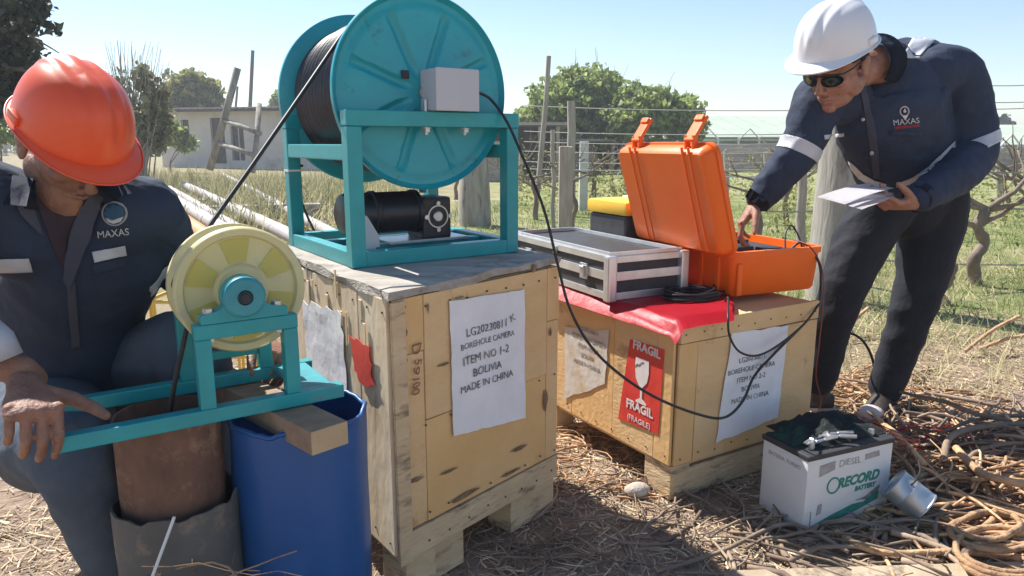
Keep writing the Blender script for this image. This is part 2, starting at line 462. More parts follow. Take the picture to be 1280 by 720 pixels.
# left face: peeling ply in upright strips
o2, d2, n2, L2 = face_basis(bL, bN - bL)
xs = [0, .22, .41, .62, .80, 1.0]
for i in range(5):
    bm = NB(); plank(bm, o2, d2, n2, xs[i] * L2, xs[i + 1] * L2, 0.12, 0.755, 0.010, 0.0008 * (i % 2)); obj('panel', bm, m_woodpeel, cr)
bm = NB()
for i in range(20):     # lifted splinters of veneer
    s = rnd.uniform(0.02, L2 - .03); z = rnd.uniform(0.16, 0.74) if i % 2 else rnd.uniform(.6, .75); h = rnd.uniform(0.015, 0.09)
    plank(bm, o2, d2, n2, s, s + rnd.uniform(.006, .02), z - h / 2, z + h / 2, 0.003, 0.010 + rnd.uniform(0, .006), bev=0)
tag(obj('splinters', bm, m_woodpeel, cr), kind='stuff')
# corner post edge, lid
bm = NB(); plank(bm, bN - d * 0.0, d, n, -0.012, 0.030, 0.10, 0.752, 0.008, 0.012); obj('corner_strip', bm, m_woodmix, cr)
far = bR + bL - bN
c0 = (bN + bR + bL + far) / 4
def grow(p, k): return c0 + (p - c0) * k
bm = NB()
lidq = [grow(bN, 1.035), grow(bR, 1.03), grow(far, 1.03), grow(bL, 1.035)]
g = 14
grid = [[None] * (g + 1) for _ in range(g + 1)]
for lay, zz in ((0, 0.762), (1, 0.780)):
    for i in range(g + 1):
        for j in range(g + 1):
            a, b_ = i / g, j / g
            p = lidq[0] * (1 - a) * (1 - b_) + lidq[1] * a * (1 - b_) + lidq[2] * a * b_ + lidq[3] * (1 - a) * b_
            e = 0.006 * noise.noise(V((a * 6, b_ * 6, 1.3 + lay)))
            if i in (0, g) or j in (0, g): p = p + V((rnd.uniform(-.005, .005), rnd.uniform(-.005, .005), 0))
            edge = max(0, 1 - min(a, b_, 1 - a, 1 - b_) * 9)
            grid[i][j] = (p.x, p.y, zz + e * edge - 0.006 * edge * (1 if a + b_ < .5 else 0))
    vs = [[bm.verts.new(grid[i][j]) for j in range(g + 1)] for i in range(g + 1)]
    for i in range(g):
        for j in range(g): bm.faces.new((vs[i][j], vs[i + 1][j], vs[i + 1][j + 1], vs[i][j + 1]))
    if lay == 0: v0 = vs
for i in range(g):
    bm.faces.new((v0[i][0], v0[i + 1][0], vs[i + 1][0], vs[i][0])); bm.faces.new((v0[i][g], v0[i + 1][g], vs[i + 1][g], vs[i][g]))
    bm.faces.new((v0[0][i], v0[0][i + 1], vs[0][i + 1], vs[0][i])); bm.faces.new((v0[g][i], v0[g][i + 1], vs[g][i + 1], vs[g][i]))
obj('lid', bm, m_woodgrey, cr)
# pallet feet
for (s0, s1) in ((0.02, 0.22), (Lr - 0.20, Lr)):
    bm = NB(); plank(bm, o, d, n, s0, s1, 0.0, 0.103, 0.09, -0.088); obj('pallet_block', bm, m_woodmix, cr)
for (s0, s1) in ((0.0, 0.14), (L2 - .13, L2 - .01)):
    bm = NB(); plank(bm, o2, d2, n2, s0, s1, 0.0, 0.103, 0.09, -0.088 - .02); obj('pallet_block', bm, m_woodmix, cr)
bm = NB()
for z in (.135, .20, .44, .73):
    for k in range(9):
        q = o + d * (.02 + (Lr - .04) * k / 8 + rnd.uniform(-.01, .01)) + n * .0150 + Z * (z + rnd.uniform(-.006, .006)); cyl(bm, q, q + n * .0022, .0028, 7)
for z in (.15, .72):
    for k in range(10):
        q = o2 + d2 * (.02 + (L2 - .04) * k / 9) + n2 * .0105 + Z * (z + rnd.uniform(-.006, .006)); cyl(bm, q, q + n2 * .0022, .0028, 7)
tag(obj('nail_heads', bm, m_dark_nail, cr), kind='stuff')
# paper on the front
def on_face(o, d, n, u, v, off):
    """point of the face plane seen at photo pixel (u, v)"""
    r = ray(u, v); q = o + n * off
    t = (q - CO).dot(n) / r.dot(n)
    return CO + r * t
def sheet(name, o, d, n, px, off, m, parent, g=8, curl=0.0, torn=0.0):
    q = [on_face(o, d, n, u, v, off) for u, v in px]   # TL TR BR BL
    bm = NB(); rows_ = []
    for lay in (0, 1):
        vs = []
        for i in range(g + 1):
            row = []
            for j in range(g + 1):
                a, b_ = i / g, j / g
                p = q[0] * (1 - a) * (1 - b_) + q[1] * a * (1 - b_) + q[2] * a * b_ + q[3] * (1 - a) * b_
                if torn and (i in (0, g) or j in (0, g)):
                    c = (q[0] + q[2]) / 2
                    p = p + (c - p) * (torn * abs(noise.noise(p * 25)))
                p = p + n * (0.0012 * lay + curl * (0.5 + noise.noise(p * 14)))
                row.append(bm.verts.new(p))
            vs.append(row)
        for i in range(g):
            for j in range(g): bm.faces.new((vs[i][j], vs[i + 1][j], vs[i + 1][j + 1], vs[i][j + 1]))
        rows_.append(vs)
    A, B = rows_
    for i in range(g):
        bm.faces.new((A[i][0], A[i + 1][0], B[i + 1][0], B[i][0])); bm.faces.new((A[i][g], A[i + 1][g], B[i + 1][g], B[i][g]))
        bm.faces.new((A[0][i], A[0][i + 1], B[0][i + 1], B[0][i])); bm.faces.new((A[g][i], A[g][i + 1], B[g][i + 1], B[g][i]))
    return obj(name, bm, m, parent)
def face_text(name, s, o, d, n, u, v, size, off, m, parent, rot=0.0, wobble=0.12, bold=0.0, **k):
    p = on_face(o, d, n, u, v, off)
    M = frameM(p, d, Z, n) @ Matrix.Rotation(rot, 4, 'Z')
    return lettering(name, s, size, M, m, parent, wobble=wobble, bold=bold, ext=0.0004, **k)
pp = sheet('address_paper', o, d, n, [(561, 376), (655, 361), (656, 522), (566, 546)], 0.0165, m_paper, cr, curl=0.0030, torn=.03, g=16)
for s, u, v, sz in (('LG20230811', 610, 410, .030), ('BOREHOLE CAMERA', 611, 425, .022), ('ITEM NO 1-2', 609, 444, .031), ('BOLIVIA', 610, 461, .030), ('MADE IN CHINA', 610, 477, .027)):
    face_text('lettering', s, o, d, n, u, v, sz, 0.0218, m_ink, cr)
face_text('lettering', 'K', o, d, n, 641, 398, .03, 0.0218, m_ink, cr, rot=.4)
for u, v, s in ((520, 463, 'D 59100'),):
    face_text('lettering', s, o, d, n, u, v, .036, 0.0175, m_inkbrown, cr, rot=-math.pi / 2 - .03, wobble=.3)
face_text('lettering', 'SY CGSM', o, d, n, 503, 488, .036, 0.0175, m_inkbrown, cr, rot=-math.pi / 2, wobble=.3)
# scuffs where veneer has broken out
m_scuff = mat('broken_veneer', (0.16, 0.095, 0.05), (0.30, 0.19, 0.11), 40, rough=.9, bump=.4)
for (u, v, w, h) in ((505, 415, .02, .03), (553, 456, .05, .008), (604, 505, .012, .07), (688, 415, .012, .03), (682, 500, .02, .08), (598, 415, .004, .01), (535, 385, .006, .03), (574, 372, .03, .006),
                     (520, 600, .05, .012), (560, 590, .07, .008), (650, 560, .09, .012), (580, 620, .12, .014), (640, 590, .10, .010), (615, 378, .01, .02), (668, 335, .02, .03)):
    p = on_face(o, d, n, u, v, 0.0165)
    M = frameM(p, d, Z, n)
    poly = []
    for k in range(9):
        a = 2 * math.pi * k / 9; r = rnd.uniform(.6, 1.1)
        poly.append((math.cos(a) * w / 2 * r, math.sin(a) * h / 2 * r))
    bm = NB(); prism(bm, poly, 0.0008, M); obj('scuff', bm, m_scuff, cr)
# white paper and red mark on the left face
sheet('torn_paper', o2, d2, n2, [(378, 372), (430, 388), (436, 505), (384, 470)], 0.014, m_paper, cr, curl=0.002, torn=.25)
sheet('torn_red_sticker', o2, d2, n2, [(436, 418), (462, 425), (470, 490), (447, 478)], 0.0155, m_redsign, cr, curl=0.002, torn=.6)

# ================= small wooden crate with red sheet
ST = 0.577
sN = W(848, 402, ST); sN.z = 0
sdr = V((math.cos(math.radians(31)), math.sin(math.radians(31)), 0)); sdl = V((-sdr.y, sdr.x, 0))
sR = sN + sdr * 0.64; sL = sN + sdl * 0.74
sc_ = empty('wooden_crate', ((sN + sR) / 2).to_tuple(), 'low plywood crate with red FRAGIL sticker, under the orange case and red sheet', 'crate')
crate_shell('inner_panel', sN, sR, sL, 0.10, ST - .012, m_wood, sc_)
oR, dR, nR, LR = face_basis(sN, sR - sN)
oL, dL, nL, LL = face_basis(sL, sN - sL)
for i, (a, b_) in enumerate([(0, .12), (.12, .34), (.34, .70), (.70, 1.0)]):
    bm = NB(); plank(bm, oR, dR, nR, a * LR, b_ * LR, 0.115, ST - .07, 0.010, 0.0007 * i); obj('panel', bm, [m_wood2, m_wood][i % 2], sc_)
bm = NB(); plank(bm, oR, dR, nR, 0, LR, ST - .068, ST - .004, 0.014, 0.0005); obj('top_board', bm, m_wood, sc_)
bm = NB(); plank(bm, oR, dR, nR, 0.004, LR - .05, 0.0, .095, 0.016, -0.012); obj('bottom_board', bm, m_woodmix, sc_)
for i, (a, b_) in enumerate([(0, .30), (.30, .62), (.62, .90), (.90, 1.0)]):
    bm = NB(); plank(bm, oL, dL, nL, a * LL, b_ * LL, 0.115, ST - .004, 0.010, 0.0007 * i); obj('panel', bm, [m_wood, m_wood2][i % 2], sc_)
for s0, s1 in ((LL - .12, LL + .003), (0.0, .12)):
    bm = NB(); plank(bm, oL, dL, nL, s0, s1, 0.0, 0.112, 0.08, -0.076); obj('pallet_block', bm, m_woodmix, sc_)
bm = NB(); plank(bm, oR, dR, nR, LR - .11, LR, 0.0, 0.112, 0.08, -0.10); obj('pallet_block', bm, m_woodmix, sc_)
bm = NB()
for z in (.14, ST - .04):
    for k in range(9):
        q = oR + dR * (.02 + (LR - .04) * k / 8) + nR * .0142 + Z * (z + rnd.uniform(-.005, .005)); cyl(bm, q, q + nR * .002, .0028, 7)
        q = oL + dL * (.02 + (LL - .04) * k / 8) + nL * .0115 + Z * (z + rnd.uniform(-.005, .005)); cyl(bm, q, q + nL * .002, .0028, 7)
tag(obj('nail_heads', bm, m_dark_nail, sc_), kind='stuff')
st = sheet('fragile_sticker', oL, dL, nL, [(788, 424), (831, 437), (823, 543), (773, 523)], 0.0130, m_redsign, sc_, curl=0.0008)
face_text('lettering', 'FRAGIL', oL, dL, nL, 808, 437, .040, 0.0160, m_white_print, sc_, bold=.0012, rot=-.03, wobble=.05)
face_text('lettering', 'FRAGIL', oL, dL, nL, 799, 511, .040, 0.0160, m_white_print, sc_, bold=.0012, wobble=.05)
face_text('lettering', '(FRAGILE)', oL, dL, nL, 798, 527, .026, 0.0160, m_white_print, sc_, wobble=.05)
gp = on_face(oL, dL, nL, 802, 472, 0.0160)
GM = frameM(gp, dL, Z, nL)
bm = NB()
gob = [(-.030, .062), (.032, .062), (.033, .02), (.026, -.012), (.010, -.028), (.005, -.034), (.005, -.070), (.026, -.082), (.026, -.088), (-.024, -.088), (-.024, -.082), (-.004, -.070), (-.004, -.034), (-.012, -.028), (-.027, -.008), (-.032, .025)]
prism(bm, gob, .0008, GM); obj('goblet_mark', bm, m_white_print, sc_)
bm = NB()
prism(bm, [(-.034, .026), (-.020, .036), (-.014, .034), (.000, .048), (.008, .050), (.008, .054), (-.002, .052), (-.014, .039), (-.021, .041), (-.034, .031)], .0008, GM @ Matrix.Translation((0, 0, .001))); obj('crack_mark', bm, m_ink, sc_)
sheet('address_paper', oL, dL, nL, [(706, 408), (762, 412), (758, 482), (705, 500)], 0.0125, m_paper_dusty, sc_, curl=.001, torn=.15)
for i, s in enumerate(('LG20230811', 'BOREHOLE CAMERA', 'ITEM NO 2-2', 'BOLIVIA', 'MADE IN CHINA')):
    face_text('lettering', s, oL, dL, nL, 736 - i * .8, 414 + i * 10.5, .021, 0.0155, m_inkfade, sc_)
sheet('address_paper', oR, dR, nR, [(914, 416), (986, 405), (972, 522), (893, 556)], 0.0155, m_paper, sc_, curl=.001, torn=.1)
for i, s in enumerate(('LG20230811', 'BOREHOLE CAMERA', 'ITEM NO 2-2', 'BOLIVIA', 'MADE IN CHINA')):
    face_text('lettering', s, oR, dR, nR, 941 - i * .8, 448 + i * 12.2, .024, 0.0185, m_ink, sc_)
# red sheet, draped over the top and a little down the left face
bm = NB()
gx, gy = 26, 26
vs = []
for i in range(gx + 1):
    row = []
    for j in range(gy + 1):
        a = i / gx; b_ = j / gy
        s = -0.045 + a * (0.24 + .40 * min(1, b_ * 2)) ; t = -0.040 + b_ * (0.76)
        # front edge bulges, cloth sags past both edges
        p = sN + sdr * s + sdl * t
        z = ST + 0.010 + 0.003 * noise.noise(V((s * 9, t * 9, 0)))
        over = max(0, -s - .016)
        z -= over * 1.1 + (0.012 * (1 + noise.noise(V((t * 7, 2, 2))))) * min(1, over / .015)
        over2 = max(0, -t - .018)
        z -= over2 * 1.0
        row.append(bm.verts.new((p.x, p.y, z)))
    vs.append(row)
for i in range(gx):
    for j in range(gy): bm.faces.new((vs[i][j], vs[i + 1][j], vs[i + 1][j + 1], vs[i][j + 1]))
bmesh.ops.solidify(bm, geom=bm.faces[:], thickness=0.003)
tag(obj('red_sheet', bm, m_redcloth, None, base=(sN.x, sN.y, ST), smooth=True), 'red plastic sheet spread over the low crate beneath the silver case', 'sheet')

# ================= silver flight case
fz = ST + 0.012
fN = W(762, 376, fz)
fd = V((math.cos(math.radians(27)), math.sin(math.radians(27)), 0)); fl = V((-fd.y, fd.x, 0))
fw, fL_, fh = 0.30, 0.70, 0.145
fc = empty('flight_case', (fN + fd * fw / 2 + fl * fL_ / 2).to_tuple(), 'long silver aluminium flight case with black panels beside the orange case', 'case')
FM = frameM(fN, fd, fl, Z)
bm = NB(); box(bm, (fw / 2, fL_ / 2, fh / 2), (fw - .008, fL_ - .008, fh - .004), FM, .002); obj('body', bm, m_darkfoam, fc)
bm = NB(); box(bm, (fw / 2, fL_ / 2, fh - .004), (fw - .03, fL_ - .03, .004), FM, .001); obj('shaded_tray_floor', bm, m_casegrey, fc)  # its colour stands in for the shaded inside of the open case
e = .022
for (z, h) in ((.012, .024), (.079, .030), (fh - .010, .022)):
    bm = NB()
    box(bm, (fw / 2, 0, z), (fw, .006, h), FM, .001); box(bm, (fw / 2, fL_, z), (fw, .006, h), FM, .001)
    box(bm, (0, fL_ / 2, z), (.006, fL_ - .008, h), FM, .001); box(bm, (fw, fL_ / 2, z), (.006, fL_ - .008, h), FM, .001)
    obj('edge_trim', bm, m_alu, fc)
bm = NB()
for x in (.011, fw - .011): box(bm, (x, fL_ / 2, fh + .006), (e * .5, fL_ - e * 2 - .001, .014), FM, .001)
for y in (.011, fL_ - .011): box(bm, (fw / 2, y, fh + .0062), (fw + .004, e * .5, .0145), FM, .001)
obj('top_trim', bm, m_alu, fc)
for x in (0, fw):
    for y in (0, fL_):
        bm = NB(); box(bm, (x, y, fh / 2 + .001), (.034, .034, fh + .008), FM, .006); obj('corner_plate', bm, m_alu, fc)
for y in (.15, .55):
    bm = NB(); box(bm, (-.006, y, .078), (.008, .045, .055), FM, .002); box(bm, (-.012, y, .078), (.008, .022, .040), FM, .002); cyl(bm, FM @ V((-.017, y - .012, .092)), FM @ V((-.017, y + .012, .092)), .004, 8)
    obj('latch', bm, m_steel, fc)
bm = NB(); box(bm, (-.005, .35, .125), (.006, .025, .03), FM, .002); obj('hinge_plate', bm, m_steel, fc)

# ================= orange case
oz = ST + 0.012
oN = W(914, 373, oz)
od = V((math.cos(math.radians(23)), math.sin(math.radians(23)), 0)); ow = .395
ol = V((-od.y, od.x, 0)); odp = .46; oh = .155
oc = empty('orange_case', (oN + od * ow / 2 + ol * odp / 2).to_tuple(), 'open orange hard plastic equipment case with its lid thrown back', 'case')
OM = frameM(oN, od, ol, Z)
def rrect(w, d_, r, n=5):
    pts = []
    for cx, cy, a0 in ((w - r, r, -90), (w - r, d_ - r, 0), (r, d_ - r, 90), (r, r, 180)):
        for k in range(n + 1):
            a = math.radians(a0 + 90 * k / n); pts.append((cx + r * math.cos(a), cy + r * math.sin(a)))
    return pts
def tub(bm, w, d_, h, r, t, M, taper=.012, floor=.01):
    """open rounded tray: outer wall, rim, inner wall, floor"""
    levels = [(0, taper + .01, False), (.012, taper, False), (h - .022, 0.002, False), (h - .02, -.006, False), (h, -.006, False), (h, t, True), (floor, t + taper, True)]
    rings = []
    for z, inset, inner in levels:
        pr = rrect(w - 2 * inset, d_ - 2 * inset, max(r - inset, .01))
        rings.append([bm.verts.new(M @ V((x + inset, y + inset, z))) for x, y in pr])
    bm.faces.new(rings[0][::-1]); bm.faces.new(rings[-1])
    for A, B in zip(rings, rings[1:]):
        for k in range(len(A)): bm.faces.new((A[k], A[(k + 1) % len(A)], B[(k + 1) % len(A)], B[k]))
bm = NB(); tub(bm, ow, odp, oh, .035, .012, OM); obj('base', bm, m_orange, oc, auto=35)
bm = NB(); box(bm, (ow / 2, odp / 2, oh - .035), (ow - .04, odp - .04, .02), OM, .004); obj('foam_insert', bm, m_darkfoam, oc)
bm = NB()
box(bm, (.10, .12, oh - .012), (.10, .09, .03), OM, .004); cyl(bm, OM @ V((.2, .2, oh - .03)), OM @ V((.2, .2, oh + .01)), .025, 14); box(bm, (.22, .08, oh - .014), (.08, .05, .02), OM, .003)
obj('instrument', bm, m_black, oc)
for y in (.08, .28):
    bm = NB(); box(bm, (ow + .004, y, oh - .03), (.016, .05, .045), OM, .004); obj('catch', bm, m_orange, oc)
# rib down the left wall
bm = NB()
for y in (.08, .17, .27): box(bm, (.004, y, .068), (.012, .018, .125), OM, .004)
box(bm, (.03, .002, .06), (.02, .012, .11), OM, .004)
obj('rib', bm, m_orange, oc)
# lid, hinged along the left wall top edge, leaning back
lp = [P(802, 286, 2.62), P(912, 318, 2.40), P(903, 178, 2.36), P(771, 178, 2.60)]
lb = (lp[1] - lp[0]); lwd = .38
hx = OM @ V((-.014, 0, oh)); ly = ol
up = (Z * 1.0 + (-od) * 0.30 ).normalized()     # leans away from the base
lnorm = up.cross(ly).normalized()                # outward side
if lnorm.dot(-od) < 0: lnorm = -lnorm
LM = frameM(hx + ly * (-.015) + lnorm * .062, ly, up, lnorm)   # local: x along hinge, y up the lid, z outward
LM = frameM(hx + ly * (-.045) - lnorm * .0, ly, up, lnorm)
lw_, lhh, lt = .53, .375, .062
# ring-based dome: open side at z=0, outer skin at z=lt
def lidshell(bm, w, h, t, r, M):
    levels = [(.008, 0.014), (0, .014), (0, 0), (.018, -.003), (.020, .004), (t - .012, .010), (t, .022)]
    rings = []
    for z, inset in levels:
        pr = rrect(w - 2 * inset, h - 2 * inset, max(r - inset, .01))
        rings.append([bm.verts.new(M @ V((x + inset, y + inset, z))) for x, y in pr])
    bm.faces.new(rings[0]); bm.faces.new(rings[-1])
    for A, B in zip(rings, rings[1:]):
        for k in range(len(A)): bm.faces.new((A[k], A[(k + 1) % len(A)], B[(k + 1) % len(A)], B[k]))
bm = NB(); lidshell(bm, lw_, lhh, lt, .04, LM); lidob = obj('lid', bm, m_orange, oc, auto=35)
for x in (.095, .405):
    bm = NB()
    for dx in (-.017, .017): box(bm, (x + dx, lhh / 2 + .01, lt - .001), (.007, lhh - .02, .008), LM, .002)
    obj('rib', bm, m_orange, lidob)
    bm = NB()     # lifted latch at the lid's upper edge
    for dx in (-.019, .019): bar(bm, LM @ V((x + dx, lhh - .025, lt * .7)), LM @ V((x + dx, lhh + .030, lt * .45)), .010, .02, bev=.003)
    LMa = LM @ Matrix.Translation((x, lhh + .028, lt * .40)) @ Matrix.Rotation(math.radians(40), 4, 'X')
    box(bm, (0, .0, -.026), (.050, .014, .095), LMa, .005)
    box(bm, (0, .009, -.060), (.040, .010, .02), LMa, .003)
    obj('latch', bm, m_orange, lidob)
bm = NB(); box(bm, (lw_ / 2, .02, -.004), (.24, .03, .02), LM, .004); obj('hinge', bm, m_orange, lidob)
bm = NB(); bar(bm, LM @ V((lw_ + .005, lhh * .68, .01)), LM @ V((lw_ + .05, lhh * .86, -.07)), .006, .006); obj('lid_stay', bm, m_black, oc)

# ================= yellow case behind
yN = V((.40, 2.72, ST + .004)) + V((.04, .05, 0))
YM = frameM(yN, fd, fl, Z)
yc = empty('yellow_case', (YM @ V((.2, .12, 0))).to_tuple(), 'yellow and black instrument case standing behind the silver case', 'case')
bm = NB(); box(bm, (.22, .13, .12), (.44, .26, .24), YM, .015); obj('body', bm, m_darkfoam, yc)
bm = NB(); box(bm, (.22, .13, .268), (.46, .275, .055), YM, .016); obj('lid', bm, m_yellowcase, yc, auto=40)
bm = NB(); box(bm, (.25, .13, .300), (.26, .14, .012), YM, .004); obj('handle', bm, m_white_plastic, yc)

# ================= coil of black cable on the red sheet
def coil(name, c, rx, ry, turns, r, m, label, cat, jit=.012, hgt=.03, parent=None, ax=V((1, 0, 0)), ends=None, n=7, group=None):
    bm = NB(); ay = Z.cross(ax)
    pts = []
    steps = int(turns * 22)
    for k in range(steps + 1):
        a = 2 * math.pi * k / 22
        t = k / steps
        w = 1 + jit / rx * 2.2 * noise.noise(V((k * .13, c.x, 3)))
        pts.append(c + ax * math.cos(a) * rx * w + ay * math.sin(a) * ry * w + Z * (r + hgt * t * (.6 + .5 * noise.noise(V((k * .2, 7, c.y))))))
    tube(bm, pts, r, n)
    o_ = obj(name, bm, m, parent, base=None if parent else c.to_tuple(), smooth=True)
    if not parent: tag(o_, label, cat, group)
    return o_
cc = W(866, 372, ST + .01)
coil('cable_coil', cc, .10, .062, 9, .0042, m_black, 'coil of thin black cable lying on the red sheet before the orange case', 'cable', ax=sdr, jit=.02, hgt=.035)

# ================= teal reel machine
LT = 0.781
fA = W(441, 336, LT); fB = W(648, 315, LT)
ax_ = (fB - fA); FW = ax_.length; ax_.normalize()
ay_ = V((-ax_.y, ax_.x, 0)); FD = .53
RM = frameM(fA, ax_, ay_, Z)
t_ = .040
HT, HS = .400, .315       # top of front rail, top of side rails
reel = empty('cable_reel_winch', (RM @ V((FW / 2, FD / 2, 0))).to_tuple(), 'teal steel cable reel on a square tube frame standing on the tall crate', 'reel winch')
def T(bm, a, b_, w=t_, h=t_): bar(bm, RM @ V(a), RM @ V(b_), w, h, bev=.003)
h_ = t_ / 2
for (x, y, top) in ((h_, h_, HT), (FW - h_, h_, HT), (h_, FD - h_, HT), (FW - h_, FD - h_, HT)):
    bm = NB(); bar(bm, RM @ V((x, y, 0)), RM @ V((x, y, top - t_ if top == HT else top)), t_, t_, up=ay_); obj('post', bm, m_teal, reel)
for y in (h_, FD - h_):
    bm = NB(); T(bm, (-.001, y, HT - h_ + .0008), (FW + .001, y, HT - h_ + .0008), t_ + .002); obj('top_rail', bm, m_teal, reel)
    bm = NB(); T(bm, (t_, y, h_), (FW - t_, y, h_), t_ - .002); obj('base_rail', bm, m_teal, reel)
for x in (h_, FW - h_):
    bm = NB(); T(bm, (x, t_, HS - h_), (x, FD - t_, HS - h_), t_ - .003); obj('side_rail', bm, m_teal, reel)
    bm = NB(); T(bm, (x, t_, h_), (x, FD - t_, h_), t_ - .003); obj('base_rail', bm, m_teal, reel)
for y in (.17, .33):
    bm = NB(); T(bm, (t_, y, h_ - .002), (FW - t_, y, h_ - .002), .034, .034); obj('motor_rail', bm, m_teal, reel)
# weld gusset and tape at the rear left post
bm = NB(); box(bm, (h_, FD - h_, .235), (t_ + .003, t_ + .003, .006), RM); obj('tape_band', bm, m_white_print, reel)
# flanges
FR = .257
fcz = .452
def flange(y0, outer):
    """pressed steel disc in the plane y = y0; outer = -1 faces the viewer"""
    c = RM @ V((FW / 2 - .012, y0, fcz))
    M = axisM(c, ay_ * outer, ax_)        # local z = outward
    bm = NB()
    # face built as polar grid so the spokes can be pressed into it
    nr = [0, .03, .05, .07, .09, .11, .13, .15, .17, .19, .21, .222, .230, .238, .246, .252, .258, FR - .006, FR]
    na = 192
    rings = []
    def relief(r, a):
        z = 0.0
        if r > .25: z = .010 * min(1, (r - .25) / .006) if r < .262 else .010
        if .228 < r <= .25: z = -.004
        if .05 < r < .225:
            k = a / (2 * math.pi) * 8
            dk = abs(k - round(k)) / 8 * 2 * math.pi * r
            w = .014
            if dk < w: z -= .011 * (math.cos(dk / w * math.pi / 2)) ** .7 * min(1, (.225 - r) / .015) * min(1, (r - .05) / .015)
        return z
    for r in nr:
        if r == 0: rings.append([bm.verts.new(M @ V((0, 0, 0)))]); continue
        rings.append([bm.verts.new(M @ V((r * math.cos(2 * math.pi * k / na), r * math.sin(2 * math.pi * k / na), relief(r, 2 * math.pi * k / na + .35)))) for k in range(na)])
    back = [[bm.verts.new(M @ V((r * math.cos(2 * math.pi * k / na), r * math.sin(2 * math.pi * k / na), z)) ) for k in range(na)] for r, z in ((FR + .003, .006), (FR + .003, -.008), (FR - .004, -.012), (.19, -.0125))]
    cen = bm.verts.new(M @ V((0, 0, -.0125)))
    for k in range(na): bm.faces.new((rings[0][0], rings[1][(k + 1) % na], rings[1][k]))
    allr = rings[1:] + back
    for A, B in zip(allr, allr[1:]):
        for k in range(na): bm.faces.new((A[k], A[(k + 1) % na], B[(k + 1) % na], B[k]))
    for k in range(na): bm.faces.new((back[-1][k], back[-1][(k + 1) % na], cen))
    return obj('flange', bm, m_teal_flange, reel, auto=32), M, c
fl1, FM1, fc1 = flange(.062, -1)
fl2, FM2, fc2 = flange(.505, 1)
# wound cable: stacked turns built as a ridged drum
bm = NB()
prof = [(0.12, .011)]
turns = 44
wid = .505 - .062 - .026
for k in range(turns):
    for q in range(4):
        a = math.pi * q / 4
        R_ = .213 + (.006 if 4 < k < 30 else -.006 if k <= 4 else 0)
        prof.append((R_ + .0042 * math.sin(a) + .0008 * math.sin(k * 2.3), .013 + wid * (k + q / 4) / turns))
prof.append((.12, .013 + wid))
lathe(bm, prof, 96, axisM(fc1, ay_, ax_)); obj('wound_cable', bm, m_cable, reel, smooth=False)
# hub hole, shaft, bearing
bm = NB(); cyl(bm, FM1 @ V((0, 0, .002)), FM1 @ V((0, 0, .016)), .018, 20); obj('shaft', bm, m_steel, reel)
bm = NB(); box(bm, (-.055, .045, .004), (.022, .022, .006), FM1, .002); obj('hub_hole', bm, m_black, reel)
# junction box on the rail
JM = RM @ Matrix.Translation((FW / 2 - .022, .022, HT + .002))
bm = NB(); box(bm, (.065, -.004, .055), (.130, .085, .108), JM, .003); jb = obj('junction_box', bm, m_greybox, reel)
bm = NB(); box(bm, (.065, -.049, .055), (.132, .010, .110), JM, .003); obj('box_lid', bm, m_greybox, jb)
bm = NB(); cyl(bm, JM @ V((.130, -.004, .055)), JM @ V((.152, -.004, .055)), .009, 12); obj('cable_gland', bm, m_steel, jb)
for x in (-.005, .115):
    bm = NB(); cyl(bm, JM @ V((x, 0, -.062)), JM @ V((x, 0, -.012 if x > 0 else .03)), .005, 10); cyl(bm, JM @ V((x, 0, -.055)), JM @ V((x, 0, -.046)), .012, 6); cyl(bm, JM @ V((x, 0, -.045)), JM @ V((x, 0, -.043)), .015, 14)
    obj('bolt', bm, m_steel, reel)
# motor and gearbox
ms = RM @ V((.045, .20, .120))
bm = NB(); MM = axisM(ms, ax_, Z)
lathe(bm, [(0, 0), (.040, 0), (.056, .008), (.060, .02), (.060, .09), (.064, .093), (.064, .105), (.060, .108), (.060, .222), (.064, .224), (.064, .236), (0, .236)], 40, MM); obj('motor', bm, m_blackmetal, reel, auto=40)
bm = NB(); box(bm, (.328, .20, .10), (.095, .11, .125), RM, .010); gb = obj('gearbox', bm, m_blackmetal, reel)
GMx = axisM(RM @ V((.328, .144, .105)), -ay_, Z)
bm = NB(); lathe(bm, [(.030, 0), (.034, 0), (.034, .004), (.030, .004)], 32, GMx, close=True); obj('seal_ring', bm, m_steel, gb)
bm = NB(); lathe(bm, [(0, .006), (.013, .006), (.016, .004), (.016, 0)], 24, GMx); obj('output_shaft', bm, m_steel, gb)
for k in range(4):
    a = k * math.pi / 2; q = GMx @ V((.039 * math.cos(a), .039 * math.sin(a), 0))
    bm = NB(); cyl(bm, q, q - ay_ * .007, .0065, 10); obj('bolt', bm, m_steel, gb)
bm = NB(); box(bm, (.30, .20, .037), (.26, .13, .008), RM, .001); obj('mounting_plate', bm, m_steel, reel)
bm = NB(); cyl(bm, RM @ V((.33, .24, .17)), RM @ V((.33, .24, .26)), .012, 10); obj('chain_guard', bm, m_teal_flange, reel)
# brake plate by the front left post
bm = NB(); prism(bm, [(0, 0), (.062, 0), (.062, .03), (.03, .085), (0, .10)], .006, frameM(RM @ V((.045, .075, .04)), ax_, Z, -ay_)); obj('bracket', bm, m_greybox, reel)
bm = NB(); box(bm, (.07, .09, .03), (.05, .05, .03), RM, .003); obj('bracket', bm, m_greybox, reel)

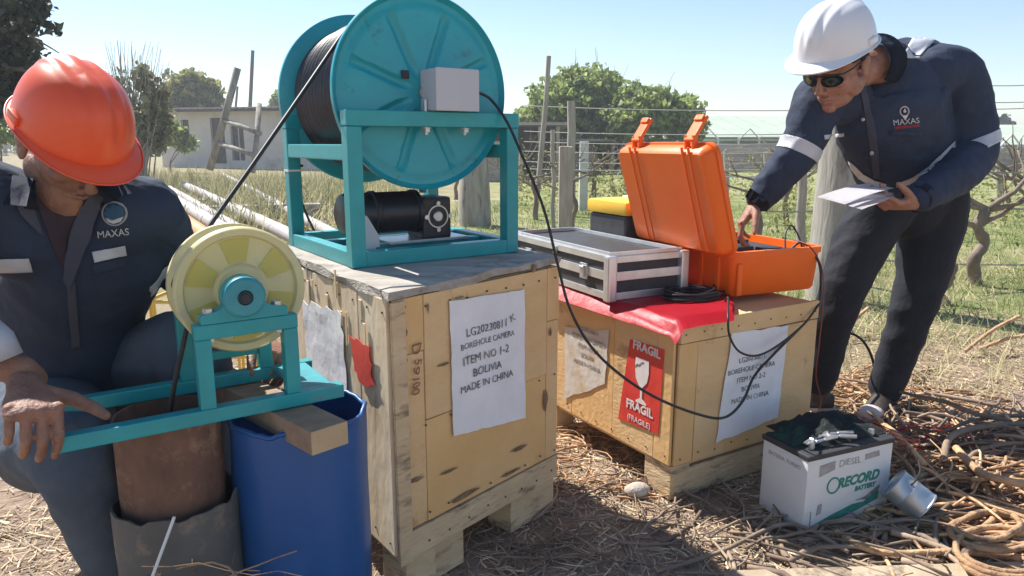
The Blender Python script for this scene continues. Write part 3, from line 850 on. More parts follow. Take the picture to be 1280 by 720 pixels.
# ================= teal pulley stand
RZ = .575
pA = W(92, 541, RZ); pB = W(427, 478, RZ)
pxd = (pB - pA); PL = pxd.length; pxd.normalize(); pyd = V((-pxd.y, pxd.x, 0))
PW = .215
PM = frameM(pA, pxd, pyd, Z)
tp = .030
ps = empty('pulley_stand', (PM @ V((PL * .6, PW / 2, 0))).to_tuple(), 'teal tube stand with a cream yellow pulley set over the rusty pipe', 'pulley stand')
for y in (0, PW):
    bm = NB(); bar(bm, PM @ V((-.035 if y == 0 else -.01, y, -tp / 2)), PM @ V((PL, y, -tp / 2)), tp, tp); obj('base_rail', bm, m_teal_light if y == 5 else m_teal, ps)
bm = NB(); bar(bm, PM @ V((PL - .055, tp / 2, -.006)), PM @ V((PL - .055, PW - tp / 2, -.006)), .075, .010); obj('end_plate', bm, m_teal_light, ps)
# uprights from where the photo shows them
def rail_x(u, v, z):
    q = W(u, v, z); return (q - pA).dot(pxd)
x1 = (on_face(pA, pxd, -pyd, 259, 480, tp / 2) - pA).dot(pxd); x2 = (on_face(pA, pxd, -pyd, 366, 450, tp / 2) - pA).dot(pxd)
ph = (on_face(pA, pxd, -pyd, 310, 400, tp / 2)).z - RZ
for y in (0, PW):
    for x in (x1, x2):
        bm = NB(); bar(bm, PM @ V((x, y, 0)), PM @ V((x, y, ph - tp)), tp, tp, up=pyd); obj('upright', bm, m_teal, ps)
    bm = NB(); bar(bm, PM @ V((x1 - tp / 2 - .001, y, ph - tp / 2)), PM @ V((x2 + tp / 2 + .001, y, ph - tp / 2)), tp + .001, tp); obj('top_rail', bm, m_teal, ps)
    bm = NB(); bar(bm, PM @ V((x1 + tp / 2, y, .045)), PM @ V((x2 - tp / 2, y, .045)), .018, .018); obj('cross_bar', bm, m_teal, ps) if y else bm.free()
xm = (on_face(pA, pxd, -pyd, 306, 380, tp / 2) - pA).dot(pxd)
bz = ph + .048; xp = xm + .014
for y in (0, PW):
    c = PM @ V((xm, y, bz))
    bm = NB()
    outline = []
    for k in range(13):
        a = math.radians(-20 + 220 * k / 12); outline.append((.043 * math.cos(a), .043 * math.sin(a)))
    outline += [(-.050, -.022), (-.085, -.030), (-.085, -.047), (.085, -.047), (.085, -.030), (.050, -.022)]
    prism(bm, outline, .030, axisM(c + pyd * .015, -pyd, pxd) if True else None)
    bb = obj('bearing_block', bm, m_teal, ps, auto=35)
    AM = axisM(c - pyd * .015, -pyd, pxd)
    bm = NB(); lathe(bm, [(0, .010), (.036, .010), (.041, .006), (.042, 0)], 32, AM); obj('bearing_cap', bm, m_teal_light, bb, auto=35)
    bm = NB(); lathe(bm, [(.0115, .011), (.0135, .013), (.0155, .011)], 24, AM); lathe(bm, [(0, .0125), (.009, .0125), (.0105, .0105)], 24, AM); obj('shaft_end', bm, m_blackmetal, bb)
    for sx in (-1, 1):
        q = PM @ V((xm + sx * .067, y, bz - .030))
        bm = NB(); cyl(bm, q, q + Z * .012, .011, 6); cyl(bm, q - Z * .055, q - Z * .046, .010, 6); cyl(bm, q - Z * .050, q + Z * .005, .005, 8); obj('bolt', bm, m_steel, bb)
m_pulley = mat('cream_nylon', (0.72, 0.66, 0.34), (0.76, 0.71, 0.42), 5, rough=0.5, c3=(0.52, 0.50, 0.38), c3scale=10, c3lo=.55, c3hi=.75, sss=0.15, transluc=.12)
m_pulley2 = mat('clear_yellow_nylon', (0.80, 0.74, 0.22), (0.82, 0.76, 0.28), 5, rough=0.45, transluc=.45)
PR = .133
pc = PM @ V((xp, PW / 2, bz))
tk = .10
M = axisM(pc - pyd * (tk / 2), pyd, pxd)
bm = NB()
prof = [(.022, -.004), (.050, -.004), (.054, 0), (.056, .010), (.112, .010), (.116, 0), (PR - .004, -.002), (PR, .003), (PR, .018), (.108, .034), (.104, .05), (.108, .066), (PR, .082), (PR, .097), (PR - .004, .102), (.116, .10), (.112, .090), (.056, .090), (.052, .104), (.022, .104)]
lathe(bm, prof, 72, M); pw = obj('pulley_wheel', bm, m_pulley, ps, auto=40)
for k in range(6):
    bm = NB()
    a0 = math.radians(k * 60 + 10); a1 = math.radians(k * 60 + 42)
    poly = [(r * math.cos(a0 + (a1 - a0) * q / 6), r * math.sin(a0 + (a1 - a0) * q / 6)) for r, qs in ((.060, range(7)), (.109, range(6, -1, -1))) for q in qs]
    prism(bm, poly, .004, M @ Matrix.Translation((0, 0, .0068))); obj('web_panel', bm, m_pulley2, pw)
bm = NB(); cyl(bm, PM @ V((xm, 0, bz)), PM @ V((xm, PW, bz)), .014, 16); obj('axle', bm, m_steel, ps)

# ================= rusty pipe, casing, barrel, beam
rail_bot = RZ - tp
cpx = PM @ V(((W(212, 508, RZ) - pA).dot(pxd), PW / 2, 0)); cpx.z = 0
bm = NB()
def wobpipe(bm, c, r, z0, z1, th, n=56, jag=0.0, seed=0, dent=0.0, rings_n=10):
    for inner in (0, 1):
        pass
    levels = [(z0, r)] + [(z0 + (z1 - z0) * k / rings_n, r) for k in range(1, rings_n + 1)] + [(z1 - (z1 - z0) * k / rings_n, r - th) for k in range(0, rings_n + 1)]
    rings = []
    for i, (z, rr) in enumerate(levels):
        ring = []
        for k in range(n):
            a = 2 * math.pi * k / n
            q = rr * (1 + dent * noise.noise(V((math.cos(a) * 2, math.sin(a) * 2, z * 5 + seed))))
            zz = z
            if jag and abs(z - z1) < 1e-6: zz += jag * noise.noise(V((math.cos(a) * 3, math.sin(a) * 3, seed + 4))) + jag * .4 * noise.noise(V((a * 9, seed, 0)))
            ring.append(bm.verts.new((c.x + q * math.cos(a), c.y + q * math.sin(a), zz)))
        rings.append(ring)
    for A, B in zip(rings, rings[1:] + rings[:1]):
        for k in range(n): bm.faces.new((A[k], A[(k + 1) % n], B[(k + 1) % n], B[k]))
wobpipe(bm, cpx, .104, .02, rail_bot - .001, .006, dent=.01, seed=3)
tag(obj('well_pipe', bm, m_rust, None, base=cpx.to_tuple(), auto=50), 'rusty brown steel well pipe standing under the pulley stand', 'pipe')
bm = NB(); wobpipe(bm, cpx + V((.008, -.008, 0)), .125, -.02, .362, .005, dent=.03, jag=.02, seed=9)
csg = empty('casing_pipe', (cpx.x, cpx.y, 0), 'grey plastic casing with torn rim around the foot of the rusty pipe', 'pipe')
obj('casing_wall', bm, m_casing, csg, auto=50)
e0 = P(218, 646, 1.272)
bm = NB(); tube(bm, [e0, P(190, 722, 1.235), P(180, 760, 1.21)], .0030, 6); obj('lit_edge_strip', bm, m_white_plastic, csg)  # thin white strip: the casing's lit edge, its light put into the colour

bC = V((-.487, 1.55, 0)); BR = .150; BZ = .500
bm = NB(); wobpipe(bm, bC, BR, .0, BZ, .005, n=80, dent=.035, jag=.012, seed=21, rings_n=14)
br = empty('plastic_barrel', bC.to_tuple(), 'blue cut off plastic barrel beneath the timber block', 'barrel')
obj('barrel_wall', bm, m_barrel, br, auto=60)
bm = NB()
pts = []
for k in range(81):
    a = 2 * math.pi * k / 80
    q = (BR - .002) * (1 + .035 * noise.noise(V((math.cos(a) * 2, math.sin(a) * 2, BZ * 5 + 21))))
    pts.append(V((bC.x + q * math.cos(a), bC.y + q * math.sin(a), BZ + .003 + .012 * noise.noise(V((math.cos(a) * 3, math.sin(a) * 3, 25))) + .012 * .4 * noise.noise(V((a * 9, 21, 0))))))
tube(bm, pts, .0055, 6, caps=False); obj('rim', bm, m_barrel, br, smooth=True)
bm = NB(); tube(bm, [W(268, 508, .52), W(272, 540, .44), W(281, 598, .33)], [(.003, .001), (.008, .001), (.002, .001)], 6); obj('pale_strip', bm, m_white_plastic, br)

wa = W(412, 532, rail_bot - .001); wb = wa + (-pxd * .22 + pyd).normalized() * .56
wdir = (wb - wa).normalized()
BM_ = frameM(wa, wdir, Z.cross(wdir), Z)
bm = NB()
box(bm, (.28, 0, -.027), (.56, .085, .050), BM_, .003)
for f in bm.faces: f.material_index = 1 if f.normal.dot(-wdir) > .8 else 0
bm.normal_update()
for f in bm.faces: f.material_index = 1 if (f.normal.dot(-wdir) > .8) else 0
tag(obj('timber_block', bm, [m_timber, m_timber_end], None, base=(wa.x, wa.y, rail_bot - .05)), 'short squared timber lying across the blue barrel under the stand', 'timber')

# ================= main cable from the reel over the pulley, and leads
def cable(name, pts, r, m, label, cat='cable', n=8, per=8, group=None, base=None):
    bm = NB(); tube(bm, smooth_path(pts, per), r, n)
    b_ = V(pts[0]) if base is None else V(base)
    return tag(obj(name, bm, m, None, base=(b_.x, b_.y, min(V(p).z for p in pts)), smooth=True), label, cat, group)
cs = RM @ V((FW / 2 - .10, .10, fcz + .19))
top = V(fc1) + ay_ * .045 + Z * .214 - ax_ * .03
topx = P(449, 22, (fc1 + ay_ * .045).y - .01)
pt_left = pc - pxd * .110 + Z * .045
mid = (topx + pt_left) / 2 - Z * .006
RMi = RM.inverted()
ql = RMi @ pt_left; cl_ = RMi @ V(fc1); Rc = .226
dx_, dz_ = ql.x - cl_.x, ql.z - cl_.z
th_ = math.atan2(dz_, dx_); fi_ = math.acos(Rc / math.hypot(dx_, dz_)); ta = max((th_ + fi_, th_ - fi_), key=lambda q: math.sin(q))
dy_ = .150
pts = [RM @ V((cl_.x + Rc * math.cos(ta - k), dy_ + cl_.y - .004 * k, cl_.z + Rc * math.sin(ta - k))) for k in (2.2, 1.8, 1.4, 1.0, .7, .4, .2, 0)]
cable('hoist_cable', pts + [pts[-1].lerp(pt_left, .3), pts[-1].lerp(pt_left, .6), pt_left, pc - pxd * .109 - Z * .0, pc - pxd * .10 - Z * .05, V((cpx.x, cpx.y, .5)), V((cpx.x, cpx.y, .2))], .0052, m_black,
      'black hoist cable running from the reel down to the yellow pulley', per=10)
jc = JM @ V((.152, -.004, .055))
def FP(o, n, u, v, off): return on_face(o, None, n, u, v, off)
cpts = [jc, P(613, 124, 2.10), P(634, 153, 2.07), P(655, 200, 2.04), P(680, 262, 2.02), P(697, 330, 2.0), P(712, 385, 1.98), P(738, 432, 1.98), P(775, 468, 1.97), P(820, 497, 1.97), P(870, 517, 1.99), P(905, 522, 2.05), P(928, 502, 2.13), P(943, 470, 2.2), P(968, 442, 2.27), P(1000, 410, 2.36), P(1022, 385, 2.42), P(1026, 350, 2.46), P(1022, 325, 2.5), P(1003, 303, 2.52), P(985, 315, 2.52)]
cable('power_lead', cpts, .0042, m_black, 'long black lead sagging from the grey junction box to the orange case')
cable('black_lead', [W(906, 377, ST + .01), P(910, 372, 2.26), P(910, 395, 2.10), P(912, 420, 2.10), P(925, 440, 2.12), P(948, 444, 2.17), P(975, 430, 2.24), P(1005, 405, 2.33), P(1024, 380, 2.40)], .0035, m_black,
      'short black lead looping from the cable coil down the low crate')
cable('black_lead', [P(982, 318, 2.55), P(982, 292, 2.6), P(990, 282, 2.62), P(1000, 300, 2.60), P(1003, 318, 2.55)], .003, m_black, 'small loop of black wire rising out of the orange case')
cable('red_lead', [P(992, 300, 2.53), P(1012, 308, 2.46), P(1027, 335, 2.42), P(1029, 375, 2.40), P(1024, 430, 2.38), P(1020, 470, 2.38), P(1026, 505, 2.40), P(1010, 540, 2.2), W(1030, 552, .245)], .0022,
      mat('dark_red_wire', (.22, .03, .03), rough=.5), 'thin red wire hanging from the orange case down to the battery', per=8)
cable('tail_lead', [RM @ V((.04, FD - .05, .25)), P(367, 215, 2.40), P(380, 260, 2.38), P(395, 293, 2.40)], .004, m_black, 'short black lead hanging behind the left post of the reel frame')

# ================= battery
kN = W(1003, 667, 0); kN.z = 0
kd = (W(1108, 637) - kN); kW = kd.length; kd.normalize(); kl = V((-kd.y, kd.x, 0)); kD = .178; kH = .222
KM = frameM(kN, kd, kl, Z)
bt = empty('car_battery', (KM @ V((kW / 2, kD / 2, 0))).to_tuple(), 'white truck battery with green print and DIESEL marking on the ground', 'battery')
bm = NB(); box(bm, (kW / 2, kD / 2, kH / 2), (kW, kD, kH), KM, .008); obj('battery_case', bm, m_white_plastic, bt, auto=40)
bm = NB(); box(bm, (kW / 2, kD / 2, kH + .006), (kW + .006, kD + .006, .016), KM, .004); obj('top_cover', bm, m_darkfoam, bt)
bm = NB()
for x in (.10, .2, .28): cyl(bm, KM @ V((x, .07, kH + .012)), KM @ V((x, .07, kH + .020)), .012, 14)
obj('filler_cap', bm, m_darkfoam, bt)
for x, y in ((.05, .04), (.29, .04)):
    bm = NB(); lathe(bm, [(.010, 0), (.008, .02), (0, .02)], 16, KM @ Matrix.Translation((x, y, kH + .013))); obj('terminal', bm, m_steel, bt)
def kt(s, x, z, sz, m, bold=0, **k): return lettering('lettering', s, sz, frameM(KM @ V((x, -.0006, z)), kd, Z, -kl), m, bt, ext=.0004, bold=bold, **k)
kt('DIESEL', .165, .190, .030, m_inkfade, wobble=.15)
kt('RECORD', .205, .128, .042, m_green_print, bold=.002, shear=.25)
kt('BATTERY', .235, .098, .020, m_green_print, bold=.0012, shear=.2)
def kp(name, poly, m, off=.0006): 
    bm = NB(); prism(bm, poly, .0006, frameM(KM @ V((0, -off, 0)), kd, Z, -kl)); return obj(name, bm, m, bt)
kp('print_patch', [(.045, .165), (.105, .178), (.105, .205), (.045, .200)], m_inkfade)
kp('print_patch', [(.225, .185), (.285, .188), (.280, .206), (.225, .203)], m_inkfade)
kp('green_band', [(.04, .018), (.10, .034), (.19, .052), (.235, .050), (.295, .078), (.295, .048), (.20, .026), (.12, .014)], m_green_print)
kp('dark_band', [(.20, .062), (.24, .066), (.297, .094), (.297, .082), (.245, .056)], m_ink, .0012)
bm = NB(); ringp = [(.105 + .028 * math.cos(a), .125 + .026 * math.sin(a)) for a in [2 * math.pi * k / 24 for k in range(24)]]
lathe(bm, [(.021, 0), (.026, 0), (.026, .0008), (.021, .0008)], 28, axisM(KM @ V((.105, -.0008, .128)), -kl, kd), close=True); obj('print_ring', bm, m_green_print, bt)
kp('print_patch', [(.045, .045), (.065, .050), (.065, .080), (.050, .078)], m_inkfade)
lettering('lettering', 'BATERIA TURBO', .017, frameM(KM @ V((-.0006, kD / 2, .190)), -kl, Z, -kd), m_inkfade, bt, ext=.0004)
# cloth bag over the battery
def drape(name, c, sx, sy, h, seed, m, label, cat, M=Matrix.Identity(4), g=26, amp=1.0):
    bm = NB(); vs = []
    for i in range(g + 1):
        row = []
        for j in range(g + 1):
            x = (i / g - .5) * 2; y = (j / g - .5) * 2
            r = max(abs(x), abs(y))
            f = (1 - r ** 3)
            z = h * f * (.55 + .45 * noise.noise(V((x * 2.2, y * 2.2, seed)))) + .016 * amp * abs(noise.noise(V((x * 4, y * 3, seed + 5)))) * f * 2
            rag = 1 + .10 * noise.noise(V((x * 3, y * 3, seed + 9)))
            row.append(bm.verts.new(M @ V((x * sx * rag, y * sy * rag, z))))
        vs.append(row)
    for i in range(g):
        for j in range(g): bm.faces.new((vs[i][j], vs[i + 1][j], vs[i + 1][j + 1], vs[i][j + 1]))
    bmesh.ops.solidify(bm, geom=bm.faces[:], thickness=.002)
    return tag(obj(name, bm, m, None, base=M.translation.to_tuple(), smooth=True), label, cat)
drape('cloth_bag', None, .155, .095, .040, 2.0, m_darkcloth, 'crumpled dark green cloth bag lying on the battery top', 'bag', M=KM @ Matrix.Translation((.20, .125, kH + .016)))
drape('cloth_bag', None, .07, .055, .03, 6.0, mat('green_cloth', (.02, .10, .07), (.04, .05, .05), 25, rough=.8), 'small green and grey rag on the battery corner nearest the crate', 'rag', M=KM @ Matrix.Translation((.075, .12, kH + .016)))
def clamp(M, m, label):
    e_ = empty('battery_clamp', M.translation.to_tuple(), label, 'clamp', 'battery clamps')
    for s in (-1, 1):
        bm = NB(); tube(bm, [M @ V((0, s * .004, 0)), M @ V((.03, s * .008, .002)), M @ V((.06, s * .010, .004)), M @ V((.10, s * .014, .006))], [(.004, .002), (.008, .003), (.006, .003), (.006, .003)], 8); obj('jaw', bm, m_steel, e_)
        bm = NB(); tube(bm, [M @ V((.065, s * .011, .004)), M @ V((.11, s * .016, .007))], .006, 8); obj('grip', bm, m, e_)
    bm = NB(); cyl(bm, M @ V((.035, -.012, .003)), M @ V((.035, .012, .003)), .005, 10); obj('spring', bm, m_steel, e_)
m_copper = mat('pale_metal', (.62, .52, .46), (.72, .64, .58), 20, rough=.35, metal=.8)
clamp(KM @ Matrix.Translation((.03, .045, kH + .030)) @ Matrix.Rotation(.05, 4, 'Z'), m_copper, 'bright metal battery clamp on the front edge of the battery')
clamp(KM @ Matrix.Translation((.10, .075, kH + .034)) @ Matrix.Rotation(-.55, 4, 'Z'), m_copper, 'second metal clamp crossing the battery top beside the green rag')
rc = W(1118, 548, .02)
clamp(axisM(rc + Z * .02, Z, V((-.9, -.3, 0))), m_red, 'red handled battery clamp lying on the straw by the shoe')
for i in range(4):
    c = W(1165 + i * 8, 545 + i * 3, .02)
    pts = [rc + Z * .02, rc + V((.05, .01, .03)), rc + V((.12, .04 - .03 * i, .03)), c + V((.03, .02 * i, .02)), c + V((.12, -.03 + .03 * i, .015)), c + V((.10, -.12, .015)), c + V((0, -.11, .015)), rc + V((.10, -.04, .012)), rc + V((.02, -.12, .012)), KM @ V((.31, .1, .24))]
    cable('red_wire', [p + V((.01 * i, .014 * i, .004 * i)) for p in pts], .0018, MATS['dark_red_wire'] if i % 2 else m_red, ('widest', 'second widest', 'third widest', 'tightest')[3 - i] + ' of the thin red wire loops on the straw behind the metal can', group='red battery wires')

# ================= metal can, lying tilted
ca = W(1112, 612, .10); cb = W(1153, 632, .045)
ca = W(1100, 600, .13); cdir = (V((.55, -.35, -.42))).normalized()
CM = axisM(W(1116, 603, .11), cdir, kd) @ Matrix.Scale(.82, 4)
bm = NB()
lathe(bm, [(0, .006), (.058, .006), (.060, 0), (.062, .003), (.060, .01), (.060, .05), (.0615, .052), (.060, .054), (.060, .12), (.062, .122), (.062, .127), (.058, .127), (.057, .012), (0, .012)], 40, CM)
tag(obj('metal_can', bm, m_can, None, base=(W(1130, 640).x, W(1130, 640).y, 0), auto=40), 'dented silver metal can lying on the straw beside the battery', 'can')
cable('black_lead', [W(1148, 575, .16), W(1150, 590, .15), W(1140, 605, .13), W(1118, 618, .07)], .003, m_black, 'short black wire curling over the silver metal can')
# ================================================================== PEOPLE
m_skin1 = mat('brown_skin', (.22, .105, .068), (.33, .17, .112), 30, rough=.55, bump=.35, bscale=170, sss=.12, c3=(.40, .20, .14), c3scale=9, c3lo=.55, c3hi=.75)
m_skin2 = mat('tan_skin', (.28, .13, .085), (.41, .205, .14), 30, rough=.55, bump=.35, bscale=170, sss=.12, c3=(.44, .19, .14), c3scale=8, c3lo=.55, c3hi=.75)
m_navy = mat('navy_twill', (.016, .026, .055), (.024, .038, .074), 5, rough=.85, bump=.35, bscale=14, bdist=.03, c3=(.036, .050, .085), c3scale=4, c3lo=.55, c3hi=.8)
m_navy2 = mat('navy_twill_lapel', (.045, .050, .075), (.06, .065, .092), 5, rough=.85, bump=.3, bscale=20)
m_trouser = mat('black_navy_trouser', (.007, .008, .015), (.012, .014, .024), 6, rough=.85, bump=.35, bscale=12, bdist=.03)
m_denim = mat('dusty_denim', (.055, .075, .11), (.085, .11, .145), 4, rough=.9, bump=.4, bscale=14, bdist=.03, c3=(.075, .08, .08), c3scale=5, c3lo=.5, c3hi=.7)
m_refl = mat('reflective_tape', (.46, .47, .51), (.54, .55, .59), 20, rough=.45, bump=.15, bscale=60)
m_hatw = mat('white_helmet_shell', (.74, .74, .76), (.78, .78, .80), 3, rough=.35, coat=.2)
m_hato = mat('orange_red_helmet_shell', (.78, .085, .022), (.82, .105, .030), 4, rough=.40, coat=.08, c3=(.66, .13, .06), c3scale=18, c3lo=.6, c3hi=.8)
m_hair = mat('black_hair', (.012, .010, .009), (.03, .025, .022), 60, rough=.7, bump=.8, bscale=150)
m_lens = mat('dark_lens', (.02, .035, .03), rough=.08, spec=.8)
m_leather = mat('dark_shoe_leather', (.035, .028, .025), (.07, .055, .045), 12, rough=.6, bump=.3, bscale=40)
m_sole = mat('pale_shoe_sole', (.55, .45, .42), (.68, .58, .55), 10, rough=.7)

def ipath(pts, rad, per=5):
    pts = [V(p) for p in pts]; out = smooth_path(pts, per)
    rr = []
    R_ = [r if isinstance(r, tuple) else (r, r) for r in rad]
    for i in range(len(R_) - 1):
        for k in range(per):
            t = k / per; t = t * t * (3 - 2 * t) * .5 + t * .5
            rr.append((R_[i][0] * (1 - t) + R_[i + 1][0] * t, R_[i][1] * (1 - t) + R_[i + 1][1] * t))
    rr.append(R_[-1])
    return out, rr
def limb(bm, pts, rad, side=None, per=5, n=20, cap=True):
    o_, rr = ipath(pts, rad, per)
    tube(bm, o_, rr, n, side=side)
    if cap:
        for p, r in ((o_[0], rr[0]), (o_[-1], rr[-1])): sphere(bm, p, min(r) * .98)
def blob(bm, M, c, r): sphere(bm, c, r, M, 24, 16)
def remesh(name, bm, voxel, m, parent, smooth_n=6, disp=None, fac=.5):
    me = bpy.data.meshes.new(name); bm.to_mesh(me); bm.free()
    t = bpy.data.objects.new(name, me); col.objects.link(t)
    a = t.modifiers.new('r', 'REMESH'); a.mode = 'VOXEL'; a.voxel_size = voxel
    if smooth_n:
        s = t.modifiers.new('s', 'SMOOTH'); s.iterations = smooth_n; s.factor = fac
    me2 = evaluated(t)
    bpy.data.objects.remove(t, do_unlink=True)
    if disp is not None:
        n = len(me2.vertices); co = np.empty(n * 3, np.float32); no = np.empty(n * 3, np.float32)
        me2.vertices.foreach_get('co', co); me2.vertices.foreach_get('normal', no)
        co = co.reshape(-1, 3); no = no.reshape(-1, 3)
        dv = np.array([disp(V(c)) for c in co.tolist()], np.float32)
        co += no * dv[:, None]
        me2.vertices.foreach_set('co', co.ravel()); me2.update()
    me2.name = name
    me2.materials.clear()
    o_ = link_mesh(name, me2, m, None, smooth=True)
    bv = BVHTree.FromObject(o_, bpy.context.evaluated_depsgraph_get()) if False else BVHTree.FromPolygons([v.co.copy() for v in me2.vertices], [p.vertices[:] for p in me2.polygons])
    o_.parent = parent; me2.transform(Matrix.Translation(-world_base(parent)))
    return o_, bv
def crease(p, dirs, amp, freq, seed=0):
    """cloth folds: ridged noise stretched along one direction"""
    q = V((p.dot(dirs[0]) * freq * .35, p.dot(dirs[1]) * freq, p.dot(dirs[2]) * freq + seed))
    n1 = noise.noise(q); n2 = noise.noise(q * 2.1 + V((3, 1, 7)))
    return amp * ((1 - abs(n1) * 2.2) * .7 + n2 * .5)
def slab(name, src, centre, axis, half, m, parent, off=.0015, reach=.14):
    """tape sewn round a limb: the cloth surface between two planes, lifted and thickened"""
    bm = bmesh.new(); bm.from_mesh(src.data)
    wb_ = world_base(src.parent)
    bmesh.ops.translate(bm, verts=bm.verts, vec=wb_)
    axis = V(axis).normalized(); centre = V(centre)
    dl = [f for f in bm.faces if (f.calc_center_median() - centre).length > reach]
    bmesh.ops.delete(bm, geom=dl, context='FACES')
    for s in (1, -1):
        g_ = bm.verts[:] + bm.edges[:] + bm.faces[:]
        bmesh.ops.bisect_plane(bm, geom=g_, plane_co=centre + axis * half * s, plane_no=axis * s, clear_outer=True)
    bm.normal_update()
    for v in bm.verts: v.co += v.normal * off
    bmesh.ops.solidify(bm, geom=bm.faces[:], thickness=-.0012)
    return obj(name, bm, m, parent, smooth=True)
def project(bv, p, off):
    """drop a point seen from in front onto the cloth"""
    d = (p - CO).normalized()
    h = bv.ray_cast(CO, d)
    if h[0] is None: return None
    nn = h[1] if h[1].dot(-d) > 0 else -h[1]
    return h[0] + nn * off
def patch(name, bv, px, off, m, parent, th=.0015, cuts=3):
    """a piece of cloth lying on the jacket, outline given in photo pixels"""
    bm = NB()
    vs = [bm.verts.new(V((u, v, 0))) for u, v in px]
    f = bm.faces.new(vs)
    bmesh.ops.triangulate(bm, faces=[f])
    for _ in range(cuts): 
        bmesh.ops.subdivide_edges(bm, edges=[e for e in bm.edges if e.calc_length() > 4], cuts=1)
        bmesh.ops.triangulate(bm, faces=bm.faces[:])
    bad = []
    for v in bm.verts:
        q = project(bv, CO + ray(v.co.x, v.co.y), off)
        if q is None: bad.append(v)
        else: v.co = q
    bmesh.ops.delete(bm, geom=bad, context='VERTS')
    # drop faces that straddle an outline
    bmesh.ops.delete(bm, geom=[f for f in bm.faces if max(e.calc_length() for e in f.edges) > .05], context='FACES')
    bmesh.ops.solidify(bm, geom=bm.faces[:], thickness=th)
    return obj(name, bm, m, parent, smooth=True)
def print_on(s, bv, u, v, size_px, off, m, parent, rot=0.0, bold=0.0):
    cu = bpy.data.curves.new('lettering', 'FONT'); cu.body = s; cu.size = size_px; cu.align_x = 'CENTER'; cu.align_y = 'CENTER'; cu.extrude = .3; cu.offset = bold; cu.resolution_u = 3
    t = bpy.data.objects.new('lettering', cu); col.objects.link(t); me = evaluated(t); bpy.data.objects.remove(t, do_unlink=True)
    c, si = math.cos(rot), math.sin(rot)
    for w in me.vertices:
        x, y, z = w.co
        q = project(bv, CO + ray(u + x * c - y * si, v - (x * si + y * c)), off + (.0006 if z > 0 else 0))
        w.co = q if q is not None else CO + ray(u, v) * 2
    me.name = 'lettering'
    return link_mesh('lettering', me, m, parent)
def ring_px(u, v, r, n=24, ry=None): return [(u + r * math.cos(2 * math.pi * k / n), v + (ry or r) * math.sin(2 * math.pi * k / n)) for k in range(n)]
def ring_on(name, bv, u, v, r, w, off, m, parent, ry=None):
    bm = NB(); A = []; B = []
    for (x, y), (x2, y2) in zip(ring_px(u, v, r, 28, ry), ring_px(u, v, r - w, 28, (ry - w) if ry else None)):
        a = project(bv, CO + ray(x, y), off); b_ = project(bv, CO + ray(x2, y2), off)
        if a is None or b_ is None: bm.free(); return
        A.append(bm.verts.new(a)); B.append(bm.verts.new(b_))
    for k in range(28): bm.faces.new((A[k], A[(k + 1) % 28], B[(k + 1) % 28], B[k]))
    bmesh.ops.solidify(bm, geom=bm.faces[:], thickness=.001)
    return obj(name, bm, m, parent)

def hand(bm, wrist, d, n_, thumb_side, curl, sc_=1.0, thumb=None, spread=.10):
    d = V(d).normalized(); n_ = V(n_); n_ = (n_ - d * n_.dot(d)).normalized(); s = n_.cross(d)
    if s.dot(V(thumb_side)) < 0: s = -s
    wrist = V(wrist)
    k0 = wrist + d * .092 * sc_
    tube(bm, [wrist - d * .02, wrist + d * .02 * sc_, wrist + d * .055 * sc_, k0 - d * .004, k0 + d * .008], [(.027 * sc_, .019 * sc_), (.030 * sc_, .019 * sc_), (.040 * sc_, .0175 * sc_), (.042 * sc_, .014 * sc_), (.036 * sc_, .009 * sc_)], 18, side=s)
    lens = [.043, .046, .044, .034]; offs = [.0315, .0105, -.0105, -.0310]
    ends = []
    for i in range(4):
        base = wrist + d * (.090 - (.004, 0, .003, .012)[i]) * sc_ + s * offs[i] * sc_ + n_ * (-.001)
        sphere(bm, base - n_ * .003, .0108 * sc_)
        ang = 0; p = base; pts = [p]; lt = lens[i] * sc_
        dirv = (d + s * spread * (1.3 - i) * .7).normalized()
        for j, (L_, c) in enumerate(((lt, curl[i][0]), (lt * .62, curl[i][1]), (lt * .50, curl[i][2]))):
            ang += math.radians(c)
            p = p + (dirv * math.cos(ang) + n_ * math.sin(ang)) * L_; pts.append(p)
        r = [.0098, .0088, .0080, .0066]
        if i == 3: r = [q * .87 for q in r]
        tube(bm, [pts[0], pts[0].lerp(pts[1], .5), pts[1], pts[1].lerp(pts[2], .5), pts[2], pts[3]], [q * sc_ for q in (r[0], r[1] * .98, r[1] * 1.04, r[2] * .97, r[2] * 1.02, r[3])], 12)
        for q, rr in zip(pts[1:], r[1:]): sphere(bm, q, rr * sc_ * 1.01, u=12, v=8)
        ends.append(pts[-1])
    if thumb is None: thumb = (.75, .6, .35)
    t0 = wrist + d * .022 * sc_ + s * .024 * sc_ + n_ * .006
    td = (s * thumb[0] + d * thumb[1] + n_ * thumb[2]).normalized()
    t1 = t0 + td * .042 * sc_; td2 = (td + d * .35 + n_ * .15).normalized(); t2 = t1 + td2 * .034 * sc_; t3 = t2 + (td2 + d * .25 + n_ * .1).normalized() * .025 * sc_
    tube(bm, [t0, t1, t2, t3], [.0155 * sc_, .0125 * sc_, .0105 * sc_, .0080 * sc_], 12)
    for q, rr in ((t0, .0155), (t1, .0125), (t2, .0106), (t3, .0082)): sphere(bm, q, rr * sc_, u=12, v=8)
    return ends
